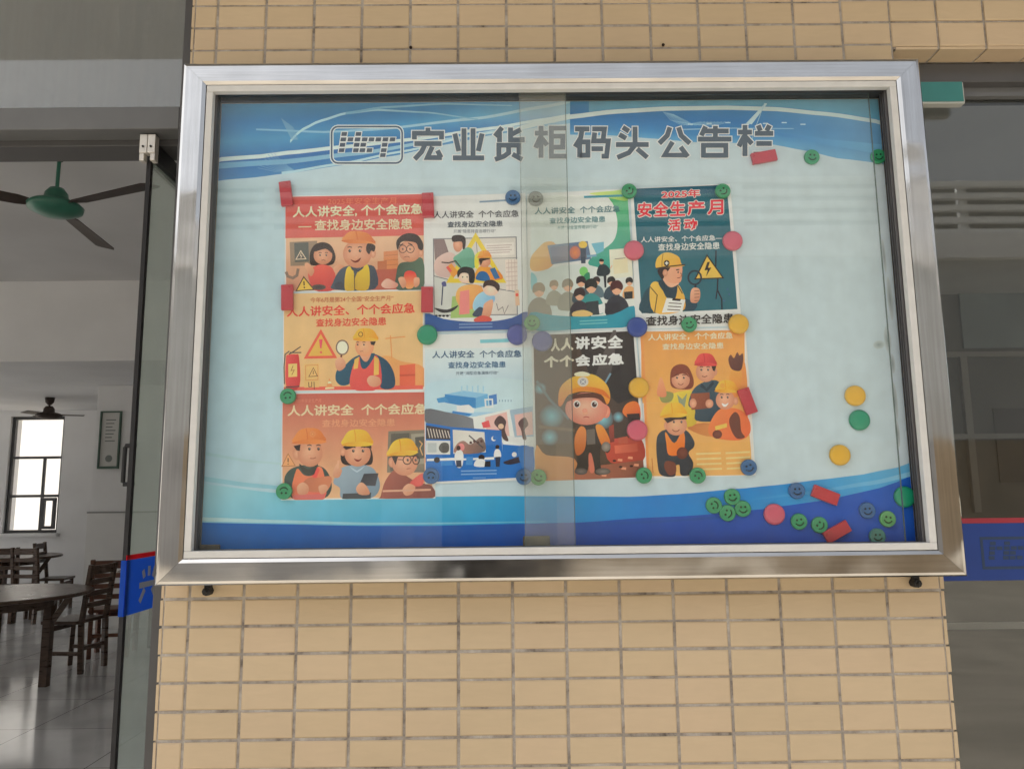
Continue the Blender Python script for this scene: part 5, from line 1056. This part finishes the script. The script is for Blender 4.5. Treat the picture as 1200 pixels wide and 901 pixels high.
a.blob([(340, 690), (330, 600), (360, 540), (450, 528), (500, 580), (520, 650), (500, 680), (470, 640), (470, 760), (520, 780), (440, 790), (420, 690), (404, 690), (396, 780), (332, 784), (344, 740)], (66, 58, 56), (48, 44, 46), (360, 560, 460, 780)); a.blob([(330, 600), (360, 540), (390, 560), (384, 660), (340, 690)], (206, 130, 74), (176, 96, 58), (340, 560, 380, 680)); a.blob([(440, 540), (476, 536), (514, 604), (510, 640), (474, 640)], (228, 140, 66), (196, 106, 52), (440, 540, 500, 640)); a.poly([(392, 556), (436, 552), (440, 632), (396, 636)], (104, 96, 90)); a.ell(496, 646, 24, 26, (150, 140, 132), (110, 104, 100)); a.blob([(404, 690), (420, 686), (436, 772), (410, 778)], (190, 110, 92)); a.ell(364, 776, 34, 18, (112, 104, 100), (80, 74, 74)); a.ell(480, 776, 40, 18, (122, 114, 108), (84, 78, 76))
a.ell(496, 462, 22, 34, SK, (206, 116, 100)); face(a, 392, 446, 112, 86, (226, 168, 144), (196, 120, 104)); a.ell(384, 456, 14, 11, (226, 150, 130), (210, 136, 118)); a.blob([(290, 410), (330, 372), (470, 366), (500, 420), (486, 420), (440, 390), (340, 392)], (92, 58, 48))
for x in (342, 434): a.ell(x, 422, 19, 20, (232, 226, 220), (206, 196, 190)); a.ell(x, 424, 13, 14, (84, 50, 38), (60, 40, 34)); a.ell(x + 4, 418, 4, 4, (235, 230, 226), n=8)
a.line([(318, 388), (342, 380), (362, 388)], 7, (92, 58, 48)); a.line([(412, 386), (436, 378), (460, 388)], 7, (92, 58, 48)); a.line([(376, 492), (392, 488), (408, 493)], 5, (170, 84, 76))
a.blob([(244, 420), (252, 340), (300, 290), (370, 264), (440, 270), (500, 320), (518, 384), (500, 424), (470, 372), (380, 356), (300, 372), (262, 430)], (236, 170, 70), (206, 116, 54), (360, 270, 340, 430)); a.blob([(246, 398), (300, 350), (390, 330), (480, 348), (518, 396), (470, 372), (390, 352), (300, 372)], (226, 140, 58), (196, 104, 50), (300, 350, 480, 380)); a.blob([(330, 260), (370, 250), (410, 262), (400, 274), (340, 274)], (226, 206, 180)); a.ell(374, 304, 29, 26, (220, 216, 206), (196, 186, 176)); a.ell(374, 304, 17, 16, (150, 150, 156)); a.line([(364, 296), (384, 312)], 4, (226, 220, 212)); a.line([(384, 296), (364, 312)], 4, (226, 220, 212))
a.line([(360, 822), (520, 814)], 6, (140, 110, 96))
h = hd()
for body, x0, y0, x1, y1 in (('人', 208, 78, 250, 142), ('人', 258, 76, 322, 138), ('讲', 334, 70, 408, 132), ('安', 420, 66, 496, 130), ('全', 506, 62, 584, 126), ('个', 170, 172, 244, 228), ('个', 252, 168, 326, 224), ('会', 336, 164, 412, 222), ('应', 424, 160, 500, 218), ('急', 508, 156, 588, 214)): h.text(body, x0, y0, x1, y1, (226, 222, 214) if x0 > 330 else (206, 196, 176), .03, -3, fat=2.4)
ink('illustration', a, o, o); ink('headline', h, o, o)

# 8: teal portrait sheet, worker with magnifier and shock sign
o, a, hd = poster([(738.8, 221.2), (855.5, 215.6), (869.3, 381.5), (744.6, 386)], .0012, 'teal portrait poster with red and white headline and a worker checking a yellow shock sign', 4.741, 730, 205)
a.poly([(56, 78), (576, 56), (636, 746), (104, 770)], (48, 96, 112), (54, 100, 112), (60, 100, 600, 700)); a.poly([(56, 78), (576, 56), (580, 100), (58, 118)], (42, 88, 108))
a.line([(516, 422), (514, 520), (526, 580), (524, 640), (548, 690), (550, 748)], 8, (40, 48, 56)); a.line([(526, 620), (516, 690)], 7, (40, 48, 56)); [a.ell(x, y, 4, 4, (70, 84, 140), n=8) for x, y in ((580, 636), (590, 664), (562, 700))]
warn(a, [(466, 448), (400, 580), (556, 574)], (232, 174, 84), (60, 52, 44), 8); a.poly([(468, 486), (452, 532), (470, 530), (460, 568), (490, 516), (472, 518), (482, 484)], (54, 46, 44))
a.blob([(104, 766), (112, 670), (150, 620), (210, 584), (290, 604), (340, 680), (390, 700), (414, 720), (392, 754), (340, 756)], (46, 74, 86), (42, 68, 82), (120, 620, 380, 750)); a.blob([(150, 622), (196, 598), (250, 690), (300, 612), (330, 650), (344, 690), (330, 756), (172, 764)], (234, 172, 82), (226, 158, 74), (180, 610, 320, 750)); a.blob([(196, 604), (240, 580), (300, 606), (290, 690), (262, 690)], (40, 62, 74)); a.line([(150, 622), (190, 668), (176, 764)], 5, (56, 50, 44)); a.line([(302, 612), (330, 660)], 5, (56, 50, 44))
a.blob([(216, 570), (240, 580), (296, 596), (310, 606), (270, 626), (240, 610)], SK); a.blob([(214, 530), (220, 500), (320, 502), (326, 560), (318, 596), (280, 604), (240, 588), (222, 560)], (218, 158, 130), (206, 144, 116), (220, 520, 320, 590)); a.blob([(192, 528), (260, 508), (250, 536), (238, 540), (222, 580), (210, 574)], (58, 44, 44)); a.ell(234, 546, 14, 20, SK, SKD); a.line([(294, 530), (312, 527)], 6, HAIR); a.ell(306, 542, 4, 6, INKC, n=8); a.line([(300, 574), (318, 572)], 4, (120, 62, 56)); a.line([(319, 546), (329, 562), (318, 566)], 4, (120, 76, 64))
a.blob([(184, 520), (186, 470), (220, 438), (262, 434), (310, 458), (324, 496), (346, 500), (320, 512), (240, 516)], (234, 174, 84), (222, 156, 72), (200, 440, 320, 510)); a.line([(184, 522), (240, 512), (346, 500)], 7, (62, 52, 44)); a.line([(222, 440), (216, 480), (216, 512)], 4, (150, 106, 56)); a.ell(242, 492, 16, 17, (62, 52, 46), n=14); a.line([(242, 482), (242, 502)], 6, (230, 220, 205)); a.line([(232, 492), (252, 492)], 6, (230, 220, 205))
a.line([(398 + 36 * math.cos(R(t)), 572 + 38 * math.sin(R(t))) for t in range(0, 360, 24)], 10, (44, 56, 66), closed=True); a.line([(402, 612), (402, 640)], 11, (44, 50, 58)); a.blob([(374, 700), (376, 650), (392, 628), (424, 636), (428, 680), (414, 708), (390, 712)], SK, SKD, (376, 640, 420, 700)); [a.line([(396, 646 + k * 18), (424, 644 + k * 18)], 3, (120, 76, 62)) for k in range(4)]
a.poly([(242, 684), (346, 694), (330, 760), (216, 766)], (222, 218, 206)); a.poly([(276, 686), (322, 690), (318, 702), (272, 698)], (58, 48, 46)); [a.line([(254 - k * 4, 712 + k * 18), (326 - k * 4, 716 + k * 18)], 5, (92, 78, 74)) for k in range(3)]
h = hd()
for fat, c in ((6.0, (208, 208, 202)), (1.6, (206, 64, 76))):
    h.text('2025年', 216, 88, 428, 132, c, .02, -8, fat=fat * .7)
    for body, x0, y0, x1, y1 in (('安', 84, 156, 158, 236), ('全', 170, 152, 250, 232), ('生', 262, 150, 344, 230), ('产', 358, 146, 452, 226), ('月', 470, 142, 556, 222), ('活', 252, 250, 318, 312), ('动', 340, 248, 410, 308)): h.text(body, x0, y0, x1, y1, c, .025, -2, fat=fat)
h.text('人人讲安全、个个会应急—', 98, 346, 552, 378, (206, 212, 208), .018, -12); h.text('查找身边安全隐患', 194, 384, 536, 424, (204, 210, 206), .018, -10); h.text('查找身边安全隐患', 128, 786, 614, 840, (62, 58, 58), .03, -18)
ink('illustration', a, o, o); ink('headline', h, o, o)

# 9: orange portrait sheet with a cheering group
o, a, hd = poster([(746.8, 386.6), (873.6, 384), (885.6, 556.6), (758.4, 561)], .001, 'orange portrait poster with a group of waving cartoon workers', 4.29, 735, 370)
a.grid(70, 80, 590, 440, (216, 146, 84), (224, 156, 88), slope=-8, steps=4); a.poly([(82, 440), (598, 432), (634, 800), (108, 806)], (224, 156, 88), (220, 160, 100), (300, 440, 300, 800)); a.line([(72, 82), (106, 808)], 14, (210, 140, 84)); a.poly([(590, 72), (600, 72), (640, 800), (628, 800)], (200, 196, 190))
a.blob([(560, 250), (592, 240), (604, 420), (574, 430)], (216, 136, 76)); a.blob([(300, 560), (420, 540), (520, 600), (400, 606)], (176, 108, 64), (206, 140, 80), (360, 550, 440, 610))
a.blob([(160, 400), (176, 370), (210, 394), (260, 382), (330, 380), (344, 440), (344, 544), (250, 552), (236, 450), (170, 430)], (206, 184, 76), (186, 158, 60), (250, 390, 320, 540)); a.poly([(250, 396), (276, 420), (300, 390), (288, 460), (262, 452)], (132, 140, 116)); a.blob([(160, 400), (176, 380), (230, 390), (220, 430), (176, 436)], (136, 136, 84)); a.blob([(150, 400), (158, 330), (170, 310), (184, 340), (196, 404)], (216, 148, 110), (200, 126, 92), (160, 320, 190, 400))
a.blob([(216, 340), (222, 270), (262, 244), (304, 256), (330, 310), (332, 350), (310, 370), (240, 366)], (122, 66, 52)); face(a, 268, 322, 46, 46); a.blob([(222, 312), (240, 276), (280, 272), (312, 310), (276, 290)], (122, 66, 52)); eyes(a, 250, 284, 312, 5); smile(a, 268, 340, 14, 8)
a.blob([(306, 450), (326, 380), (370, 340), (440, 324), (470, 360), (470, 500), (440, 530), (344, 526), (340, 474)], (66, 82, 92), (52, 66, 78), (340, 360, 450, 520)); a.poly([(372, 338), (398, 366), (430, 326), (436, 342), (400, 382), (366, 356)], (48, 58, 68)); a.ell(440, 282, 12, 20, SK, SKD); face(a, 394, 282, 50, 52); a.poly([(422, 252), (448, 248), (440, 280), (430, 276)], HAIR); hat(a, 394, 246, 50, 58, (206, 82, 78), (176, 60, 62), 60, .03); eyes(a, 372, 406, 272, 5); a.line([(374, 304), (388, 308), (402, 303)], 4, (120, 60, 50)); a.poly([(318, 392), (412, 386), (416, 464), (322, 474)], (142, 84, 62), (120, 68, 54), (320, 390, 414, 470)); a.ell(330, 440, 18, 24, SK, SKD); a.ell(412, 442, 20, 22, SK, SKD)
a.blob([(512, 330), (520, 280), (560, 266), (576, 300), (560, 400), (520, 400)], (224, 150, 78), (206, 130, 66), (520, 280, 560, 390)); a.blob([(508, 222), (520, 196), (536, 214), (552, 184), (564, 200), (580, 190), (582, 230), (568, 276), (524, 268)], (110, 74, 66), (92, 60, 56), (520, 200, 570, 270))
a.blob([(406, 580), (424, 520), (470, 468), (560, 470), (610, 520), (616, 590), (560, 626), (440, 614)], (224, 122, 74), (206, 100, 62), (430, 490, 600, 610)); a.blob([(512, 520), (540, 484), (564, 510), (572, 580), (590, 610), (550, 616), (520, 570)], (104, 64, 54)); a.ell(452, 596, 24, 22, (120, 74, 62), (100, 60, 54)); face(a, 492, 424, 48, 48); a.ell(544, 430, 12, 20, SK, SKD); hat(a, 500, 380, 52, 56, (232, 172, 72), (206, 140, 56), 64, .06); a.ell(478, 352, 12, 13, (206, 150, 70), n=12); eyes(a, 474, 504, 410, 5); a.blob([(474, 440), (492, 446), (508, 438), (496, 456), (482, 456)], (236, 226, 214)); a.poly([(440, 556), (500, 540), (500, 560), (444, 576)], (232, 176, 84))
a.blob([(146, 640), (160, 590), (206, 570), (290, 572), (334, 626), (334, 660), (308, 690), (332, 740), (316, 796), (270, 800), (262, 750), (240, 760), (240, 806), (170, 800), (152, 740)], (62, 68, 76), (52, 56, 64), (170, 600, 310, 780)); a.blob([(192, 584), (236, 640), (276, 580), (290, 620), (276, 690), (210, 700), (196, 640)], (232, 130, 62), (216, 106, 54), (200, 590, 270, 690)); a.ell(276, 690, 28, 30, (112, 70, 62), (96, 58, 52)); a.blob([(186, 760), (196, 730), (240, 740), (244, 790), (210, 800)], (108, 66, 58)); a.ell(196, 552, 12, 20, SK, SKD); face(a, 246, 550, 54, 52, (222, 164, 128)); a.poly([(182, 516), (296, 500), (298, 520), (240, 522), (202, 540)], HAIR); hat(a, 232, 502, 60, 66, (230, 176, 70), (206, 146, 54), 70, -.08); eyes(a, 234, 272, 534, 5); smile(a, 244, 572, 18, 10)
for k in range(4):
    a.line([(346 + k * 2, 694 + k * 26), (470 + k * 2, 690 + k * 26)], 9, (226, 186, 130)); a.line([(494 + k * 2, 690 + k * 26), (616 + k * 2, 684 + k * 26)], 9, (226, 186, 130))
a.line([(124, 716), (130, 790)], 4, (180, 110, 66))
h = hd()
h.text('人人讲安全，个个会应急', 106, 92, 530, 126, (222, 206, 180), .022, -10); h.text('查找身边安全隐患', 176, 140, 484, 172, (222, 204, 176), .02, -6)
ink('illustration', a, o, o); ink('headline', h, o, o)

# ------------------------------------------------------------------ magnets
def mag_mat(name, c): return mat(name, c, 0.30, 0, 0.5, (30, 0.08))
MC = {'green': mag_mat('green_plastic', (0.035, 0.30, 0.13)), 'jade': mag_mat('jade_plastic', (0.012, 0.28, 0.15)), 'blue': mag_mat('blue_plastic', (0.03, 0.13, 0.32)), 'navy': mag_mat('navy_plastic', (0.02, 0.055, 0.30)),
      'pink': mag_mat('pink_plastic', (0.62, 0.10, 0.16)), 'yellow': mag_mat('yellow_plastic', (0.75, 0.42, 0.035)), 'red': mag_mat('red_plastic', (0.50, 0.035, 0.05)), 'violet': mag_mat('violet_plastic', (0.09, 0.10, 0.33)),
      'grey': mag_mat('grey_green_plastic', (0.16, 0.19, 0.18)), 'lime': mag_mat('light_green_plastic', (0.10, 0.34, 0.12)), 'ocean': mag_mat('dull_blue_plastic', (0.03, 0.12, 0.30)), 'sea': mag_mat('sea_green_plastic', (0.05, 0.22, 0.18))}
ENGR = {k: mat('engraved_' + k, tuple(v * .10 for v in c), 0.6) for k, c in (('green', (0.035, 0.30, 0.13)), ('blue', (0.03, 0.13, 0.32)), ('lime', (0.10, 0.34, 0.12)), ('ocean', (0.03, 0.12, 0.30)), ('grey', (0.16, 0.19, 0.18)))}
ENGR['sea'] = ENGR['green']
PROTO = {}
def proto(kind, col):
    if (kind, col) in PROTO: return PROTO[kind, col]
    bm = B()
    if kind == 'smile':
        r = .0166; lathe(bm, [(r, 0), (r, .0042), (r - .0006, .0056), (r - .0018, .0064), (r - .0032, .0062), (r - .0042, .0057), (.006, .0057)], 32, 'Y')
    elif kind == 'dome':
        r = .0215; lathe(bm, [(r, 0), (r, .004), (r - .0007, .0064), (r - .0025, .0082), (r - .006, .0092), (.008, .0099), (.002, .010)], 36, 'Y')
    else:
        bx(bm, -.0275, .0275, -.0085, 0, -.0125, .0125)
    bmesh.ops.recalc_face_normals(bm, faces=bm.faces)
    me = bpy.data.meshes.new('magnet'); bm.to_mesh(me); bm.free(); me.materials.append(MC[col])
    if kind != 'bar':
        for p in me.polygons: p.use_smooth = True
    fm = None
    if kind == 'smile':
        bm = B()
        for sx in (-1, 1): lathe(bm, [(.0023, .0055), (.0021, .0063)], 12, 'Y', (sx * .0044, 0, .0036))
        q = [(.0086 * math.cos(R(t)), -.00605, .0086 * math.sin(R(t)) + .001) for t in range(205, 336, 13)]
        tube(bm, q, .0013, 6)
        fm = bpy.data.meshes.new('smile'); bm.to_mesh(fm); bm.free(); fm.materials.append(ENGR[col])
    PROTO[kind, col] = (me, fm); return me, fm
def magnet(kind, col, px, py, ang, label, group, lift=0.0, z=0):
    me, fm = proto(kind, col)
    p = at(px, py, Y=YP - lift - .006); p.y = YP - lift
    o = bpy.data.objects.new({'smile': 'smiley_magnet', 'dome': 'button_magnet', 'bar': 'bar_magnet'}[kind], me); COL.objects.link(o)
    o.location = p; o.rotation_euler = (0, R(ang), 0); tag(o, label, 'magnet', group)
    if kind == 'bar' and not me.get('bev'): pass
    if kind == 'bar':
        md = o.modifiers.new('bevel', 'BEVEL'); md.width = .0013; md.segments = 3
    if fm:
        c = bpy.data.objects.new('smiley_face', fm); COL.objects.link(c); c.parent = o
    return o
GS, GB, GR = 'round smiley magnets on the notice board', 'plain round magnets on the notice board', 'red bar magnets on the notice board'
LP = .0046                 # standing on poster paper
for col, px, py, ang, lift, lab in (
    ('red', 335, 227, 82, LP, 'red bar magnet upright on the top left corner of the red headline poster'),
    ('red', 501.5, 240.5, 88, LP, 'red bar magnet upright between the red headline poster and the white triangle poster'),
    ('red', 336.5, 348.5, 88, LP, 'red bar magnet upright on the top left corner of the yellow magnifier poster'),
    ('red', 500.5, 351, 90, LP, 'red bar magnet upright on the top right corner of the yellow magnifier poster'),
    ('red', 895.5, 184, -10, .0015, 'red bar magnet lying under the last character of the board title'),
    ('red', 876, 470, 72, LP, 'dark red bar magnet on the right edge of the orange group poster'),
    ('red', 967.5, 580, 22, .0015, 'red bar magnet sloping down to the right in the blue wave'),
    ('red', 981, 623, -28, .0015, 'red bar magnet sloping up to the right on the dark blue wave near the bottom')):
    magnet('bar', col, px, py, ang, lab, GR, lift)
for col, px, py, ang, lift, lab in (
    ('blue', 601, 231, 0, LP, 'dull blue smiley magnet at the top right of the white triangle poster'),
    ('grey', 628, 232.5, 0, LP, 'faint grey-green smiley disc behind the hazy double glass at the top'),  # solid disc beside the blue smiley, greyer in colour
    ('green', 737.5, 223.5, -45, LP, 'green smiley magnet tilted at the top left corner of the teal poster'),
    ('green', 847.5, 223.5, -40, LP, 'green smiley magnet tilted at the top right corner of the teal poster'),
    ('green', 808, 380, -15, LP, 'green smiley magnet at the bottom middle of the teal poster'),
    ('lime', 623.5, 378, 0, LP, 'light green smiley magnet behind the hazy double glass at mid height'),
    ('green', 337, 464, 175, LP, 'green smiley magnet upside down between the yellow and terracotta posters'),
    ('green', 332.5, 575.5, 180, LP, 'green smiley magnet upside down at the bottom left of the terracotta poster'),
    ('ocean', 505, 557.5, 180, LP, 'dull blue smiley magnet upside down at the bottom left of the factory poster'),
    ('ocean', 614, 558.5, 0, LP, 'dark blue smiley magnet at the bottom right of the factory poster beside the glass seam'),
    ('lime', 631, 559, 20, LP, 'light green smiley magnet behind the hazy double glass at the bottom'),
    ('green', 755, 557, 245, LP, 'green smiley magnet lying sideways at the bottom right of the dark helmet poster'),
    ('green', 818, 557, 215, LP, 'green smiley magnet at the bottom middle of the orange group poster'),
    ('blue', 878, 547.5, -20, LP, 'blue smiley magnet at the bottom right corner of the orange group poster'),
    ('green', 952, 183.5, 5, .0015, 'green smiley magnet alone on the upper wave right of the title'),
    ('green', 1030, 183, -5, .0015, 'green smiley magnet by the right edge of the pane high up'),
    ('green', 837, 592, 250, .0015, 'green smiley magnet leftmost of the cluster of four on the lower wave'),
    ('green', 858.5, 582, -5, .0015, 'green smiley magnet topmost of the cluster of four on the lower wave'),
    ('green', 853, 601, -70, .0015, 'green smiley magnet lowest of the cluster of four on the lower wave'),
    ('green', 871, 596, 0, .0015, 'green smiley magnet rightmost of the cluster of four on the lower wave'),
    ('ocean', 934.5, 575, 0, .0015, 'blue smiley magnet nearly lost on the blue wave above the lone red bar'),
    ('green', 937, 611, -10, .0015, 'green smiley magnet just right of the pink magnet on the dark wave'),
    ('green', 961, 615, -50, .0015, 'green smiley magnet touching the red bar near the bottom'),
    ('ocean', 1017, 598, -5, .0015, 'blue smiley magnet on the dark wave left of the pale green one'),
    ('lime', 1041, 608, 10, .0015, 'pale green smiley magnet near the right edge of the pane on the dark wave'),
    ('sea', 1029, 628.5, 0, .0015, 'sea-green smiley magnet sunk at the bottom rail near the right edge')):
    magnet('smile', col, px, py, ang, lab, GS, lift)
for col, px, py, lift, lab in (
    ('pink', 743, 293, LP, 'pink round magnet on the left edge of the teal poster'),
    ('pink', 859, 282, LP, 'pink round magnet on the right edge of the teal poster'),
    ('navy', 747, 383, LP, 'dark blue round magnet where the green, teal and dark posters meet'),
    ('yellow', 866, 379.5, LP, 'yellow round magnet at the bottom right corner of the teal poster'),
    ('jade', 500.5, 392, LP, 'jade green round magnet at the top left corner of the factory poster'),
    ('violet', 606, 392, LP, 'violet blue round magnet at the top right of the factory poster'),
    ('violet', 635.5, 399.5, LP, 'faint violet round disc behind the hazy double glass on the dark poster'),  # solid disc beside the first violet one, same colour
    ('yellow', 749, 454, LP, 'yellow round magnet on the right edge of the dark helmet poster'),
    ('pink', 747, 504, LP, 'pink round magnet on the right edge of the dark helmet poster'),
    ('yellow', 1003, 463.5, .0015, 'yellow round magnet just above a jade one on the bare white area'),
    ('jade', 1008, 492, .0015, 'jade green round magnet between two yellow ones on the bare white area'),
    ('yellow', 985, 533, .0015, 'yellow round magnet lowest on the bare white area'),
    ('pink', 908, 602.5, .0015, 'pink round magnet on the lower blue wave'),
    ('jade', 1061, 582, .0015, 'dark jade round magnet half past the pane edge at the right end of the wave')):
    magnet('dome', col, px, py, 0, lab, GB, lift)

# door band lettering on the open leaf (seen in part)
bm = B()
def stroke(y0, z0, y1, z1, w=.012): bar(bm, (LX + .0052, y0, z0), (LX + .0052, y1, z1), .0006, w, (1, 0, 0))
YC = 0.205
for y0, z0, y1, z1 in ((YC - .030, 1.395, YC - .022, 1.378), (YC, 1.402, YC, 1.380), (YC + .03, 1.398, YC + .02, 1.376), (YC - .045, 1.362, YC + .045, 1.362), (YC - .018, 1.352, YC - .040, 1.326), (YC + .018, 1.352, YC + .040, 1.326)):
    bmx = bm; v0 = Vector((LX + .0059, y0, z0)); v1 = Vector((LX + .0059, y1, z1)); d = (v1 - v0).normalized(); n = Vector((1, 0, 0)).cross(d) * .0065
    q = [v0 - n, v0 + n, v1 + n, v1 - n]; f = [bm.verts.new(p + Vector((.0003 + 2e-5 * len(bm.faces), 0, 0))) for p in q]; bm.faces.new(f)
link('band_lettering', bm, GREYINK, bandm)
# outlined mark on the right band
bm = B(); m0 = at(1148, 629, Y=.0985); m1 = at(1235, 666, Y=.0985)
x0, x1, z0, z1 = m0.x, m1.x, m1.z, m0.z
for a_ in ((x0, x1, z0, z0 + .006), (x0, x1, z1 - .006, z1), (x0, x0 + .006, z0 + .006, z1 - .006), (x1 - .006, x1, z0 + .006, z1 - .006)): bx(bm, a_[0], a_[1], .0984, .0988, a_[2], a_[3])
kx = (x1 - x0) / 248; kz = (z1 - z0) / 128
for x, y in CELLS: bx(bm, x0 + (x - 446 - 10) * kx, x0 + (x - 446 + 10) * kx, .0984, .0988, z1 - (y - 146 + 7) * kz, z1 - (y - 146 - 7) * kz)
link('band_mark', bm, mat('dark_print', (0.02, 0.045, 0.10), 0.5), bnd)
for o in list(bpy.data.objects):
    if '_o' in o: del o['_o']
